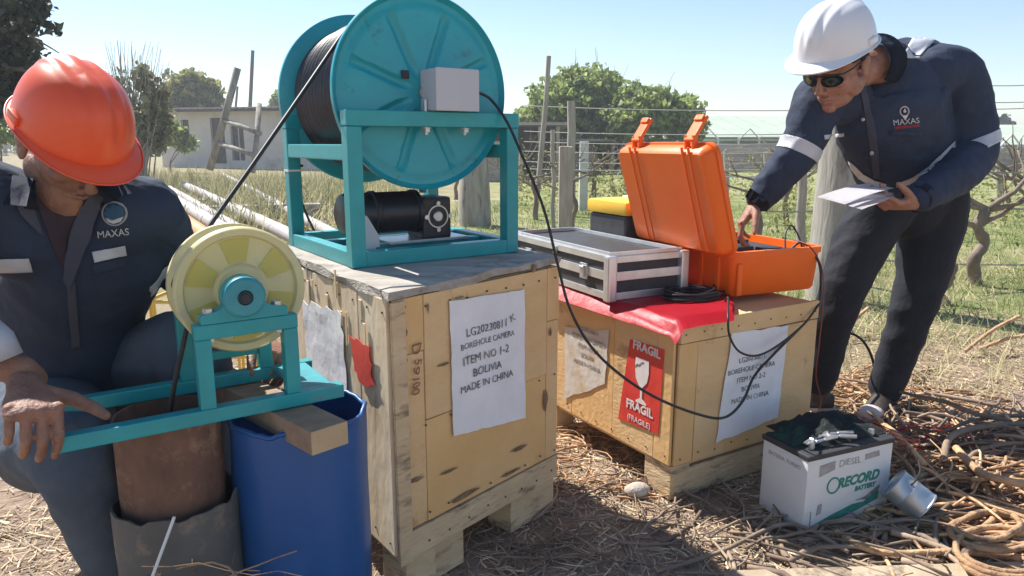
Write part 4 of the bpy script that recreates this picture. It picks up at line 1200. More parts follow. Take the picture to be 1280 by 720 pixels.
def head(bm, M, sc_=1.0):
    """features in a local frame: x the person's right, y forward, z up, origin mid skull at eye height"""
    S = M @ Matrix.Scale(sc_, 4)
    blob(bm, S, (0, -.012, .040), (.077, .096, .088)); blob(bm, S, (0, .028, -.018), (.066, .066, .072)); blob(bm, S, (0, .045, -.070), (.046, .044, .044))
    blob(bm, S, (0, .074, -.097), (.022, .018, .018)); blob(bm, S, (0, .030, -.085), (.050, .050, .030))
    for x in (-1, 1):
        blob(bm, S, (x * .052, .004, -.060), (.018, .040, .030)); blob(bm, S, (x * .040, .066, -.012), (.022, .020, .018))
        blob(bm, S, (x * .028, .084, .030), (.026, .011, .008))
        blob(bm, S, (x * .079, -.008, -.008), (.007, .018, .030)); blob(bm, S, (x * .083, -.016, .006), (.006, .016, .018))
        blob(bm, S, (x * .012, .100, -.032), (.009, .010, .008))
    tube(bm, [S @ V((0, .086, .030)), S @ V((0, .098, .002)), S @ V((0, .110, -.026)), S @ V((0, .098, -.036))], [.007 * sc_, .008 * sc_, .011 * sc_, .007 * sc_], 12)
    tube(bm, [S @ V((-.022, .082, -.060)), S @ V((-.010, .092, -.056)), S @ V((0, .094, -.058)), S @ V((.010, .092, -.056)), S @ V((.022, .082, -.060))], [.003, .0052, .0055, .0052, .003], 8)
    tube(bm, [S @ V((-.020, .080, -.069)), S @ V((0, .091, -.072)), S @ V((.020, .080, -.069))], [.003, .0065, .003], 8)
def hardhat(name, M, m, parent, tilt=0.0):
    e_ = bpy.data.objects.new(name, None)
    bm = NB(); na, nt_ = 128, 26; H = .145
    def R_(a):
        return .122 * (1 + .0), .150
    rings = []
    def pt(a, t):
        ca, sa = math.cos(a), math.sin(a)
        k = math.cos(t) ** .62
        x = .121 * ca * k; y = .148 * sa * k; z = H * math.sin(t) ** 1.05
        w = min(1, t / .35)
        rid = .0065 * math.exp(-(x / .017) ** 4) + .0035 * (math.exp(-((abs(x) - .043) / .010) ** 4))
        rid *= w * (1 if y > -.13 else 0) * min(1, max(0, (t - .25) / .3))
        nrm = V((ca * math.cos(t), sa * math.cos(t), math.sin(t) + .2)).normalized()
        return V((x, y, z)) + nrm * rid
    outer = []
    for (dr, z) in ((1, -.014), ):
        pass
    prof = []
    def brim(a, q):      # q 0..1 outward
        ca, sa = math.cos(a), math.sin(a)
        f = max(0, sa) ** 2.2
        ext = (.009 + .040 * f) * q
        d = V((ca, sa, 0))
        return V((.121 * ca, .148 * sa, 0)) + d * ext + V((0, 0, -.006 * q - .012 * f * q * q - .004 * (ca * ca) * 0))
    ring = []
    for q in (1.0, .66, .33):
        ring.append([bm.verts.new(M @ brim(2 * math.pi * k / na, q)) for k in range(na)])
    for i in range(nt_):
        t = (math.pi / 2) * i / nt_
        ring.append([bm.verts.new(M @ pt(2 * math.pi * k / na, t)) for k in range(na)])
    topv = bm.verts.new(M @ V((0, 0, H + .0065)))
    for A, B in zip(ring, ring[1:]):
        for k in range(na): bm.faces.new((A[k], A[(k + 1) % na], B[(k + 1) % na], B[k]))
    for k in range(na): bm.faces.new((ring[-1][k], ring[-1][(k + 1) % na], topv))
    bmesh.ops.recalc_face_normals(bm, faces=bm.faces)
    bmesh.ops.solidify(bm, geom=bm.faces[:], thickness=.003)
    shell = obj(name, bm, m, parent, auto=50)
    # rolled edge
    bm = NB(); pts = [M @ (brim(2 * math.pi * k / na, 1.0) + V((0, 0, .001))) for k in range(na + 1)]
    tube(bm, pts, .0022, 6, caps=False); obj('rim_edge', bm, m, shell, smooth=True)
    for x in (-1, 1):
        bm = NB(); a = math.radians(90 + x * 95)
        c = V((.121 * math.cos(a) * 1.0, .148 * math.sin(a), .018))
        box(bm, (c.x * 1.015, c.y, .016), (.012, .045, .022), M, .004); obj('side_slot', bm, m, shell, smooth=True)
    return shell

# ------------------------------------------------------------------ standing man on the right
def build_standing():
    pel = P(1152, 232, 2.86); wai = P(1132, 196, 2.74); che = P(1113, 140, 2.63); upc = P(1108, 95, 2.62)
    Rs = P(1022, 128, 2.52); Ls = P(1192, 98, 2.70)
    Re = P(1000, 186, 2.50); Rw = P(951, 247, 2.52)
    Le = P(1214, 194, 2.66); Lw = P(1150, 246, 2.40)
    Rh = P(1102, 262, 2.80); Rk = P(1050, 372, 2.72); Ra = P(1024, 480, 2.86)
    Lh = P(1170, 258, 2.88); Lk = P(1144, 375, 2.82); La = P(1104, 490, 2.86)
    nb = P(1094, 80, 2.53)
    base = (La + Ra) / 2; base.z = 0
    e_ = empty('person', base.to_tuple(), 'man in white helmet and sunglasses bending over the orange case, papers in hand', 'person')
    side = (Ls - Rs).normalized()
    f = V((-.70, -.48, -.56)).normalized()
    up0 = V((.10, -.04, 1)); u = (up0 - f * up0.dot(f)).normalized()
    r = f.cross(u)
    hc = P(1047, 82, 2.42)
    HMx = Matrix.Translation(hc) @ Matrix(((r.x, f.x, u.x, 0), (r.y, f.y, u.y, 0), (r.z, f.z, u.z, 0), (0, 0, 0, 1)))
    # body, one continuous surface
    bm = NB()
    head(bm, HMx, 1.08)
    limb(bm, [HMx @ V((0, -.030, -.055)), nb.lerp(HMx @ V((0, -.03, -.05)), .4), nb, upc], [.058, .060, .064, .08])
    limb(bm, [pel, wai, che, upc], [(.12, .09), (.12, .09), (.15, .09), (.11, .07)], side=side)
    limb(bm, [upc, Rs, Re, Rw], [.05, .05, .035, .026]); limb(bm, [upc, Ls, Le, Lw], [.05, .05, .035, .027])
    limb(bm, [pel, Rh, Rk, Ra], [.08, .07, .05, .035]); limb(bm, [pel, Lh, Lk, La], [.08, .07, .05, .035])
    # left hand under the papers, thumb on top
    dl = (P(1108, 250, 2.33) - Lw).normalized(); wl = Lw + dl * .035 - Z * .022
    hand(bm, wl, V((-.93, -.28, .02)), V((-.2, .25, .9)), V((-.3, -.9, .1)), [(22, 28, 15), (20, 25, 15), (24, 28, 15), (28, 30, 18)], 1.02, thumb=(.45, .8, .45))
    dr = (Rw - Re).normalized()
    hand(bm, Rw + dr * .02, dr + V((-.1, 0, -.25)), V((.3, -.1, -1)), V((.3, -.9, 0)), [(25, 30, 20), (28, 30, 20), (30, 32, 20), (34, 34, 20)], 1.0)
    body, bvb = remesh('body', bm, .0031, m_skin2, e_, 3)
    # jacket
    def jd(p): return crease(p, ((side), V((0, 0, 1)), side.cross(Z)), .0068, 13, 2) + .0025 * noise.noise(p * 30)
    bm = NB()
    limb(bm, [P(1150, 238, 2.86), P(1146, 222, 2.82), wai, che, P(1110, 112, 2.62), P(1106, 82, 2.60)], [(.165, .125), (.178, .13), (.19, .135), (.205, .145), (.185, .12), (.095, .085)], side=side, n=28)
    blob(bm, Matrix.Identity(4), P(1140, 74, 2.74), (.12, .09, .075))
    blob(bm, Matrix.Identity(4), P(1168, 78, 2.78), (.09, .09, .065))
    limb(bm, [che.lerp(Rs, .7) + Z * .03, Rs, Re, Rw], [.095, .086, .068, .047])
    limb(bm, [upc.lerp(Ls, .6), Ls, Le, Lw], [.098, .100, .082, .050])
    limb(bm, [P(1190, 140, 2.74), P(1180, 200, 2.80)], [.11, .11])
    jk, bvj = remesh('jacket', bm, .0062, m_navy, e_, 8, jd)
    # trousers
    def td(p): return crease(p, (V((1, 0, 0)), V((0, .2, 1)), V((0, 1, 0))), .0065, 9, 5)
    bm = NB()
    limb(bm, [P(1160, 212, 2.90), P(1150, 240, 2.87), P(1140, 262, 2.85)], [(.160, .115), (.172, .128), (.14, .12)], side=side)
    limb(bm, [P(1112, 248, 2.82), P(1082, 292, 2.78), Rk, P(1036, 430, 2.79), P(1024, 476, 2.85)], [.12, .108, .080, .066, .060])
    limb(bm, [P(1168, 245, 2.88), P(1163, 292, 2.87), Lk + V((.005, 0, .02)), P(1124, 436, 2.85), P(1107, 484, 2.87)], [.125, .118, .088, .074, .064])
    tr, bvt = remesh('trousers', bm, .0068, m_trouser, e_, 7, td)
    # shoes
    for a, tgt in ((La, W(1092, 522, 0)), (Ra, W(1005, 512, 0))):
        d = (tgt - V((a.x, a.y, 0))); d.z = 0; d.normalize(); s = Z.cross(d)
        g0 = V((a.x, a.y, 0))
        bm = NB()
        tube(bm, [g0 - d * .06 + Z * .045, g0 - d * .03 + Z * .045, g0 + d * .05 + Z * .042, g0 + d * .13 + Z * .034, g0 + d * .185 + Z * .030, g0 + d * .205 + Z * .028], [(.030, .030), (.036, .038), (.040, .036), (.046, .028), (.040, .022), (.02, .014)], 18, side=s)
        limb(bm, [g0 + Z * .05, V((a.x, a.y, a.z + .06))], [.045, .048])
        sh, _ = remesh('shoe', bm, .005, m_leather, e_, 4)
        bm = NB(); pts = []
        outline = [(-.07, .030), (-.03, .037), (.05, .040), (.13, .047), (.19, .036), (.212, .012), (.212, -.012), (.19, -.036), (.13, -.047), (.05, -.040), (-.03, -.037), (-.07, -.030)]
        prism(bm, outline, .020, frameM(g0 + Z * .001, d, s, Z)); obj('sole', bm, m_sole, sh)
        bm = NB(); tube(bm, [g0 + d * .14 + Z * .036, g0 + d * .19 + Z * .033, g0 + d * .212 + Z * .026], [(.046, .028), (.040, .022), (.018, .012)], 16, side=s); obj('sunlit_toe', bm, m_sole, sh, smooth=True)  # pale toe: sunlight on the shoe put into its colour
    # tapes
    slab('sleeve_tape', jk, P(1000, 187, 2.50), (Re - Rs).normalized().lerp((Rw - Re).normalized(), .35), .021, m_refl, e_, reach=.13)
    slab('sleeve_tape', jk, P(1226, 176, 2.68), (Le - Ls).normalized() + V((.15, 0, 0)), .021, m_refl, e_, reach=.115)
    patch('shoulder_tape', bvj, [(1146, 40), (1172, 46), (1160, 60), (1148, 74), (1126, 72), (1136, 56)], .003, m_refl, e_, cuts=4)
    patch('chest_tape', bvj, [(1029, 169), (1056, 166), (1056, 170), (1030, 174)], .003, m_refl, e_)
    patch('waist_tape', bvj, [(1192, 176), (1194, 180), (1178, 200), (1160, 216), (1136, 230), (1120, 233), (1122, 228), (1140, 221), (1160, 208), (1178, 190)], .004, m_refl, e_, cuts=4)
    patch('waist_tape', bvj, [(1061, 200), (1068, 205), (1080, 217), (1094, 225), (1108, 229), (1106, 234), (1090, 232), (1074, 222), (1064, 210)], .004, m_refl, e_, cuts=4)
    patch('front_placket', bvj, [(1073, 108), (1080, 106), (1092, 150), (1098, 190), (1100, 222), (1092, 222), (1088, 190), (1082, 150)], .003, m_navy2, e_, cuts=4)
    patch('pocket_flap', bvj, [(1112, 163), (1152, 164), (1152, 170), (1112, 169)], .003, m_navy, e_, cuts=3)
    for u_, v_ in ((1079, 149), (1090, 190)):
        patch('button', bvj, ring_px(u_, v_, 2.4, 10), .0055, m_refl, e_, cuts=0)
    ring_on('badge_pin', bvj, 1130, 139, 6.2, 1.6, .004, m_white_print, e_, ry=6.6)
    patch('badge_pin', bvj, [(1126, 144), (1134, 144), (1130.5, 150)], .004, m_white_print, e_, cuts=0)
    patch('badge_drop', bvj, [(1130, 135), (1132, 139.5), (1130, 141), (1128, 139.5)], .0045, m_white_print, e_, cuts=0)
    print_on('MAXAS', bvj, 1132, 152, 10, .004, m_refl, e_, rot=.10)
    print_on('PERFORACIONES', bvj, 1133, 158, 4, .004, m_red, e_, rot=.10)
    # collar: folded cloth standing round the neck
    bm = NB()
    ax = (HMx @ V((0, -.03, -.06)) - upc).normalized(); s1 = side; s2 = ax.cross(s1).normalized(); s1 = s2.cross(ax)
    rows_ = []
    for (h, ra, rb, lean) in ((-.012, .098, .088, 0), (.030, .088, .080, 0), (.062, .080, .074, 0), (.068, .086, .080, 0), (.044, .096, .086, 0), (.020, .108, .096, 0)):
        row = []
        for k in range(41):
            a = math.radians(-90 + 28 + (360 - 56) * k / 40)
            open_ = abs(k - 20) / 20
            row.append(bm.verts.new(nb + ax * (h - .018 * open_ ** 3 + .0) + s1 * math.cos(a) * ra - s2 * math.sin(a) * rb * -1 + ax * .0))
        rows_.append(row)
    for A, B in zip(rows_, rows_[1:]):
        for k in range(40): bm.faces.new((A[k], A[k + 1], B[k + 1], B[k]))
    bmesh.ops.solidify(bm, geom=bm.faces[:], thickness=.003)
    obj('collar', bm, m_navy, e_, smooth=True)
    for w_, dd_ in ((Lw, (Lw - Le)), (Rw, (Rw - Re))):
        dd_ = dd_.normalized(); bm = NB(); tube(bm, [w_ + dd_ * -.005, w_ + dd_ * .028], [.050, .045], 24, caps=False); bmesh.ops.solidify(bm, geom=bm.faces[:], thickness=.004); obj('cuff', bm, m_navy, e_, smooth=True)
    # hair and helmet, glasses
    HS_ = HMx @ Matrix.Scale(1.08, 4)
    bm = NB()
    bmesh.ops.create_uvsphere(bm, u_segments=36, v_segments=24, radius=1)
    bmesh.ops.delete(bm, geom=[v for v in bm.verts if v.co.y > .52 or v.co.z < -.62 or (v.co.y > .25 and v.co.z < -.15)], context='VERTS')
    for v in bm.verts: v.co = HS_ @ (V((v.co.x * .0795, v.co.y * .0985, v.co.z * .0925)) + V((0, -.014, .040)))
    bmesh.ops.solidify(bm, geom=bm.faces[:], thickness=.003); obj('hair', bm, m_hair, e_, smooth=True)
    hat = HS_ @ Matrix.Translation((0, .000, .060)) @ Matrix.Rotation(math.radians(9), 4, 'X') @ Matrix.Scale(.88, 4)
    hardhat('helmet', hat, m_hatw, e_)
    gl = bpy.data.objects.new('sunglasses', None)
    bm = NB()
    tube(bm, [HS_ @ V(p) for p in ((-.084, -.005, .020), (-.078, .05, .022), (-.066, .082, .022), (-.03, .099, .024), (0, .103, .022), (.03, .099, .024), (.066, .082, .022), (.078, .05, .022), (.084, -.005, .020))], .0026, 8)
    sg = obj('sunglasses', bm, m_black, e_, smooth=True)
    for x in (-1, 1):
        bm = NB(); vs = [];
        for k in range(20):
            a = 2 * math.pi * k / 20; xx = .035 + .0295 * math.cos(a) * (1 - .1 * math.sin(a)); zz = .006 + .0200 * math.sin(a)
            vs.append((x * xx, .1005 - 5.2 * (xx) ** 2 + .002, zz))
        c = bm.verts.new(HS_ @ V((x * .035, .0995, .006))); rv = [bm.verts.new(HS_ @ V(p)) for p in vs]
        for k in range(20): bm.faces.new((c, rv[k], rv[(k + 1) % 20]))
        bmesh.ops.solidify(bm, geom=bm.faces[:], thickness=.002); obj('lens', bm, m_lens, sg, smooth=True)
    # papers, held: a thing of its own
    q = [P(1021, 246, 2.24), P(1086, 229, 2.42), P(1118, 238, 2.32), P(1056, 258, 2.12)]
    pe = empty('papers', ((q[0] + q[2]) / 2).to_tuple(), 'folded white papers held in the standing man\'s left hand', 'papers')
    m_pp = mat('white_papers', (.76, .74, .76), (.84, .80, .82), 8, rough=.7)
    for k in range(3):
        bm = NB(); g_ = 6
        off = V((.004 * k, .003 * k, -.006 * k)); vs = []; rot_ = Matrix.Rotation(.07 * k, 4, 'Z')
        for i in range(g_ + 1):
            row = []
            for j in range(g_ + 1):
                a, b_ = i / g_, j / g_
                p = q[0] * (1 - a) * (1 - b_) + q[1] * a * (1 - b_) + q[2] * a * b_ + q[3] * (1 - a) * b_
                row.append(bm.verts.new(q[2] + rot_ @ (p - q[2]) + off + Z * (.006 * math.sin(a * 3 + k) + (.0 if k else .006 * b_))))
            vs.append(row)
        for i in range(g_):
            for j in range(g_): bm.faces.new((vs[i][j], vs[i + 1][j], vs[i + 1][j + 1], vs[i][j + 1]))
        bmesh.ops.solidify(bm, geom=bm.faces[:], thickness=.0025 if k != 1 else .001); obj('sheet', bm, m_pp, pe, smooth=True)
build_standing()

# ------------------------------------------------------------------ crouching man on the left
def build_crouching():
    pel = V((-1.15, 1.84, .48)); wai = V((-1.11, 1.80, .64)); che = V((-1.01, 1.70, .84)); nb = V((-.975, 1.585, 1.00))
    Rs = P(-42, 262, 1.50); Ls = P(172, 262, 1.68)
    Re = V((-1.20, 1.30, .76)); Rw = P(26, 462, 1.32)
    Le = P(228, 335, 1.84); Lw = P(322, 420, 1.76)
    base = V((-1.05, 1.7, 0))
    e_ = empty('person', base.to_tuple(), 'crouching man in orange helmet and navy jacket gripping the teal stand', 'person')
    side = (Ls - Rs).normalized()
    f = V((.64, -.44, -.66)).normalized()
    up0 = V((.0, -.02, 1)); u = (up0 - f * up0.dot(f)).normalized(); r = f.cross(u)
    hc = P(85, 182, 1.57)
    HMx = Matrix.Translation(hc) @ Matrix(((r.x, f.x, u.x, 0), (r.y, f.y, u.y, 0), (r.z, f.z, u.z, 0), (0, 0, 0, 1)))
    Rh = V((-1.24, 1.80, .46)); Rk = P(88, 560, 1.42); Ra = V((-.90, 1.50, .10)); Rf = V((-.86, 1.36, .03))
    Lh = V((-1.06, 1.88, .48)); Lk = P(238, 440, 1.72); La = V((-.80, 1.78, .10))
    bm = NB()
    head(bm, HMx, 1.05)
    limb(bm, [HMx @ V((0, -.030, -.055)), nb.lerp(HMx @ V((0, -.03, -.05)), .5), nb, V((nb.x, nb.y + .09, nb.z - .09))], [.060, .062, .062, .06])
    limb(bm, [pel, wai, che + V((.02, .03, 0)), nb + V((0, .06, -.09))], [(.10, .07), (.10, .07), (.11, .06), (.09, .05)], side=side)
    limb(bm, [che.lerp(Rs, .5), Rs, Re, Rw], [.05, .05, .038, .028]); limb(bm, [che.lerp(Ls, .5), Ls, Le, Lw], [.05, .05, .036, .028])
    limb(bm, [pel, Rh, Rk, Ra, Rf], [.08, .07, .05, .035, .03]); limb(bm, [pel, Lh, Lk, La, La + V((.12, -.02, -.06))], [.08, .07, .05, .035, .03])
    # right hand clamped over the end of the near rail
    wr = P(40, 474, 1.335); dh = V((.60, -.74, -.24)).normalized()
    limb(bm, [Rw, wr], [.028, .027])
    wr = wr + V((.022, -.050, .004)); hand(bm, wr, dh, V((-.25, .10, -.96)), V((.8, .6, 0)), [(58, 40, 22), (62, 42, 24), (66, 42, 26), (68, 44, 26)], 1.13, thumb=(.85, .30, .15), spread=.03)
    # left hand on the far rail
    K2 = P(352, 446, 1.70); d2 = (K2 - Lw).normalized()
    hand(bm, Lw + d2 * .01, d2, V((-.1, -.3, -.95)), V((.2, -.9, .2)), [(45, 50, 25), (50, 50, 25), (52, 50, 25), (55, 50, 25)], 1.05, thumb=(.6, .7, .3))
    body, _ = remesh('body', bm, .0029, m_skin1, e_, 3)
    def jd(p): return crease(p, (side, V((0, 0, 1)), side.cross(Z)), .0068, 12, 8) + .002 * noise.noise(p * 32)
    bm = NB()
    limb(bm, [V((-1.13, 1.80, .47)), V((-1.12, 1.78, .56)), V((-1.09, 1.75, .70)), che, V((-1.0, 1.665, .93)), nb + V((0, .03, .0))], [(.155, .135), (.155, .14), (.158, .142), (.17, .145), (.17, .12), (.088, .080)], side=side, n=28)
    limb(bm, [che.lerp(Rs, .5), Rs, Re, Rw + (Re - Rw) * .35], [.11, .100, .070, .046])
    limb(bm, [che.lerp(Ls, .55), Ls, Le, Lw], [.10, .088, .066, .045])
    jk, bvj = remesh('jacket', bm, .0058, m_navy, e_, 8, jd)
    def td(p): return crease(p, (V((1, 0, 0)), V((0, .2, 1)), V((0, 1, 0))), .006, 10, 15)
    bm = NB()
    limb(bm, [pel + Z * .04, pel - Z * .05], [(.18, .15), (.17, .15)], side=side)
    limb(bm, [Rh - Z * .06, Rh.lerp(Rk, .5) - Z * .045, Rk, Rk.lerp(Ra, .5) , Ra], [.15, .135, .086, .070, .055])
    limb(bm, [Lh, Lh.lerp(Lk, .5), Lk, Lk.lerp(La, .5), La], [.12, .112, .088, .075, .060])
    remesh('trousers', bm, .0068, m_denim, e_, 7, td)
    for a, t in ((Ra, V((.75, -.65, 0))), (La, V((.9, -.3, 0)))):
        d = t.normalized(); s = Z.cross(d); g0 = V((a.x, a.y, 0)); bm = NB()
        tube(bm, [g0 - d * .06 + Z * .045, g0 - d * .03 + Z * .045, g0 + d * .05 + Z * .042, g0 + d * .13 + Z * .034, g0 + d * .185 + Z * .030], [(.030, .030), (.036, .038), (.040, .036), (.044, .028), (.03, .02)], 16, side=s)
        limb(bm, [g0 + Z * .05, V((a.x, a.y, a.z + .05))], [.045, .048]); sh, _ = remesh('boot', bm, .006, m_leather, e_, 4)
    slab('sleeve_tape', jk, Ls.lerp(Le, .72), (Le - Ls).normalized(), .020, m_refl, e_, reach=.12)
    # grey cuff on the right forearm
    cd_ = (Rw - Re).normalized(); c0 = P(-8, 432, 1.30)
    bm = NB(); tube(bm, [c0 - V((.07, -.015, -.05)), c0 + V((0, 0, .0)), c0 + V((.012, 0, -.030))], [.044, .040, .036], 24); obj('grey_cuff', bm, m_refl, e_, smooth=True)
    # open front: undershirt, lapels, tapes, badge
    patch('undershirt', bvj, [(26, 226), (48, 262), (62, 300), (82, 346), (84, 300), (100, 262), (130, 222), (78, 215)], .003, mat('maroon_black_shirt', (.035, .020, .030), (.05, .03, .04), 10, rough=.9), e_, cuts=5)
    patch('lapel', bvj, [(128, 215), (134, 238), (124, 272), (100, 330), (88, 362), (80, 348), (84, 300), (100, 258)], .009, m_navy2, e_, cuts=5)
    patch('lapel', bvj, [(22, 222), (40, 262), (53, 294), (47, 291), (24, 268), (12, 240)], .009, m_navy2, e_, cuts=5)
    patch('front_placket', bvj, [(84, 348), (94, 352), (98, 400), (100, 432), (90, 434), (87, 400)], .005, m_navy2, e_, cuts=4)
    patch('chest_tape', bvj, [(115, 315), (156, 306), (158, 318), (118, 328)], .004, m_refl, e_, cuts=4)
    patch('chest_tape', bvj, [(-30, 323), (36, 322), (41, 338), (-30, 340)], .004, m_refl, e_, cuts=4)
    patch('pocket_flap', bvj, [(114, 331), (158, 321), (160, 332), (116, 343)], .003, m_navy, e_, cuts=3)
    patch('badge_field', bvj, ring_px(143.5, 267, 12.5, 20), .004, mat('badge_blue', (.02, .08, .14), rough=.7), e_, cuts=2)
    patch('badge_wave', bvj, [(133, 272), (141, 275), (149, 272), (155, 270), (152, 276), (143, 279), (136, 277)], .0055, m_refl, e_, cuts=1)
    ring_on('badge_ring', bvj, 143.5, 267, 15.0, 1.8, .005, m_refl, e_)
    print_on('MAXAS', bvj, 142, 291, 12, .0045, m_refl, e_, rot=.12)
    # collar wings
    bm = NB(); ax = (HMx @ V((0, -.03, -.06)) - (nb - Z * .08)).normalized(); s1 = side; s2 = ax.cross(s1).normalized(); s1 = s2.cross(ax); rows_ = []
    for (h, ra, rb) in ((-.02, .100, .090), (.018, .094, .086), (.042, .088, .082), (.047, .094, .088), (.020, .112, .104), (-.012, .130, .120)):
        row = []
        for k in range(41):
            a = math.radians(-90 + 38 + (360 - 76) * k / 40); open_ = abs(k - 20) / 20
            row.append(bm.verts.new(nb + ax * (h - .03 * open_ ** 3) + s1 * math.cos(a) * ra + s2 * math.sin(a) * rb))
        rows_.append(row)
    for A, B in zip(rows_, rows_[1:]):
        for k in range(40): bm.faces.new((A[k], A[k + 1], B[k + 1], B[k]))
    bmesh.ops.solidify(bm, geom=bm.faces[:], thickness=.003); obj('collar', bm, m_navy, e_, smooth=True)
    HS_ = HMx @ Matrix.Scale(1.05, 4)
    bm = NB(); bmesh.ops.create_uvsphere(bm, u_segments=36, v_segments=24, radius=1)
    bmesh.ops.delete(bm, geom=[v for v in bm.verts if v.co.y > .45 or v.co.z < -.70 or (v.co.y > .2 and v.co.z < -.2)], context='VERTS')
    for v in bm.verts: v.co = HS_ @ (V((v.co.x * .0795, v.co.y * .0985, v.co.z * .0925)) + V((0, -.014, .040)))
    bmesh.ops.solidify(bm, geom=bm.faces[:], thickness=.003); obj('hair', bm, m_hair, e_, smooth=True)
    hardhat('helmet', HS_ @ Matrix.Translation((0, .004, .052)) @ Matrix.Rotation(math.radians(4), 4, 'X') @ Matrix.Scale(.85, 4), m_hato, e_)
build_crouching()
# ================================================================== BACKGROUND
def leaf_cloud(n, centres, radii, size, seed=0, flat=0.85, shell=0.55):
    """n small leaf quads spread through ellipsoidal clumps, denser toward their outsides"""
    g = np.random.default_rng(seed)
    C_ = np.asarray(centres, float); R_ = np.asarray(radii, float)
    vol = R_.prod(axis=1) ** (2 / 3); pk = g.choice(len(C_), n, p=vol / vol.sum())
    d = g.normal(size=(n, 3)); d /= np.linalg.norm(d, axis=1)[:, None]
    r = shell + (1 - shell) * g.random(n) ** .6
    r *= 1 + .22 * np.sin(d[:, 0] * 7 + pk) * np.cos(d[:, 2] * 8 + pk * 2) + .12 * np.sin(d[:, 1] * 17 + d[:, 2] * 13 + pk)
    p = C_[pk] + d * r[:, None] * R_[pk]
    sc0 = R_.mean() * .35
    dens = np.array([noise.noise(V((a / sc0, b2 / sc0, c / sc0))) for a, b2, c in p.tolist()])
    p = p[dens > -.12]; n = len(p)
    return leaves_at(p, size, g)
def leaves_at(p, size, g, long=1.7):
    n = len(p)
    a = g.normal(size=(n, 3)); a /= np.linalg.norm(a, axis=1)[:, None]
    b_ = np.cross(a, g.normal(size=(n, 3))); b_ /= np.linalg.norm(b_, axis=1)[:, None]
    s = size * (.6 + .8 * g.random(n))
    a = a * (s * long / 2)[:, None]; b_ = b_ * (s / 2)[:, None]
    nrm = np.cross(a, b_); nrm /= np.linalg.norm(nrm, axis=1)[:, None]
    fold = nrm * (s * .15)[:, None]
    v = np.stack([p - a, p + b_ + fold, p + a, p - b_ + fold], axis=1).reshape(-1, 3)
    f = np.arange(n * 4).reshape(n, 4)
    return v, f
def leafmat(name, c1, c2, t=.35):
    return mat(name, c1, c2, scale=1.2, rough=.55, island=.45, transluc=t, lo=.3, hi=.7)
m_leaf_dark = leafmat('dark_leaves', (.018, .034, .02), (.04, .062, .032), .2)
m_leaf_mid = leafmat('mid_leaves', (.20, .27, .07), (.36, .42, .14), .55)
m_leaf_yel = leafmat('yellow_green_leaves', (.20, .22, .05), (.33, .31, .10), .45)
m_leaf_olive = leafmat('olive_leaves', (.15, .16, .07), (.28, .26, .13), .4)
m_bark = mat('bark', (.16, .12, .09), (.28, .22, .17), 8, rough=.9, bump=.8, bscale=30, stretch=(1, 1, .3))
m_barkgrey = mat('grey_bark', (.24, .22, .19), (.40, .37, .33), 6, rough=.9, bump=.7, bscale=22, stretch=(2, 2, .3), c3=(.12, .10, .085), c3scale=5, c3lo=.55, c3hi=.68, c3stretch=(2, 2, .4))
m_post = mat('weathered_post', (.30, .26, .22), (.44, .39, .34), 7, rough=.9, bump=.6, bscale=30, stretch=(3, 3, .4))
def branchy(bm, a, d, L_, r, depth, g, n=6, curve=.25, spread=.7, tips=None, kids=(2, 3)):
    pts = [V(a)]; q = V(a); dd = V(d).normalized()
    segs = 4
    for k in range(segs):
        dd = (dd + V((g.uniform(-1, 1), g.uniform(-1, 1), g.uniform(-.5, 1))) * curve).normalized()
        q = q + dd * L_ / segs; pts.append(q.copy())
    tube(bm, pts, [r * (1 - .5 * k / segs) for k in range(segs + 1)], n, caps=True)
    if tips is not None and depth <= 1: tips += pts[1:]
    if depth > 0:
        for k in range(g.randint(*kids)):
            nd = (dd + V((g.uniform(-1, 1), g.uniform(-1, 1), g.uniform(-.6, 1))) * spread).normalized()
            branchy(bm, pts[g.randint(2, segs)], nd, L_ * g.uniform(.55, .8), r * .5, depth - 1, g, max(4, n - 1), curve, spread, tips, kids)
def tree(name, base, trunk_h, clumps, n, size, mleaf, label, seed, tr=.12, cat='tree', group=None, mb=None, shell=.4):
    base = V(base); base.z = gh(base.x, base.y)
    e = empty(name, base.to_tuple(), label, cat, group)
    g = random.Random(seed)
    bm = NB()
    top = base + Z * trunk_h
    tube(bm, [base - Z * .1, base + Z * trunk_h * .5 + V((g.uniform(-.1, .1), 0, 0)), top], [tr, tr * .8, tr * .6], 9)
    for c, r in clumps:
        c = V(c) + base; mid = top.lerp(c, .5) + V((g.uniform(-.2, .2), g.uniform(-.2, .2), .1))
        tube(bm, [top - Z * g.uniform(0, trunk_h * .3), mid, c], [tr * .5, tr * .35, tr * .12], 6)
        for k in range(3): branchy(bm, c, (g.uniform(-1, 1), g.uniform(-1, 1), g.uniform(-.2, 1)), max(r) * .8, tr * .15, 1, g, 4)
    obj('trunk', bm, mb or m_bark, e, smooth=True)
    v, f = leaf_cloud(n, [list(V(c) + base) for c, r in clumps], [r for c, r in clumps], size, seed, shell=shell)
    mesh_np('crown', v, f, mleaf, e)
    return e
def clumps_px(base, specs, y):
    """crown clumps given by photo pixel centre and pixel radius at depth y"""
    out = []
    for (u, v, ru, rv, dy) in specs:
        c = P(u, v, y + dy); k = (y + dy) / FPX
        out.append((c - V(base), (ru * k, (ru + rv) / 2 * k, rv * k)))
    return out
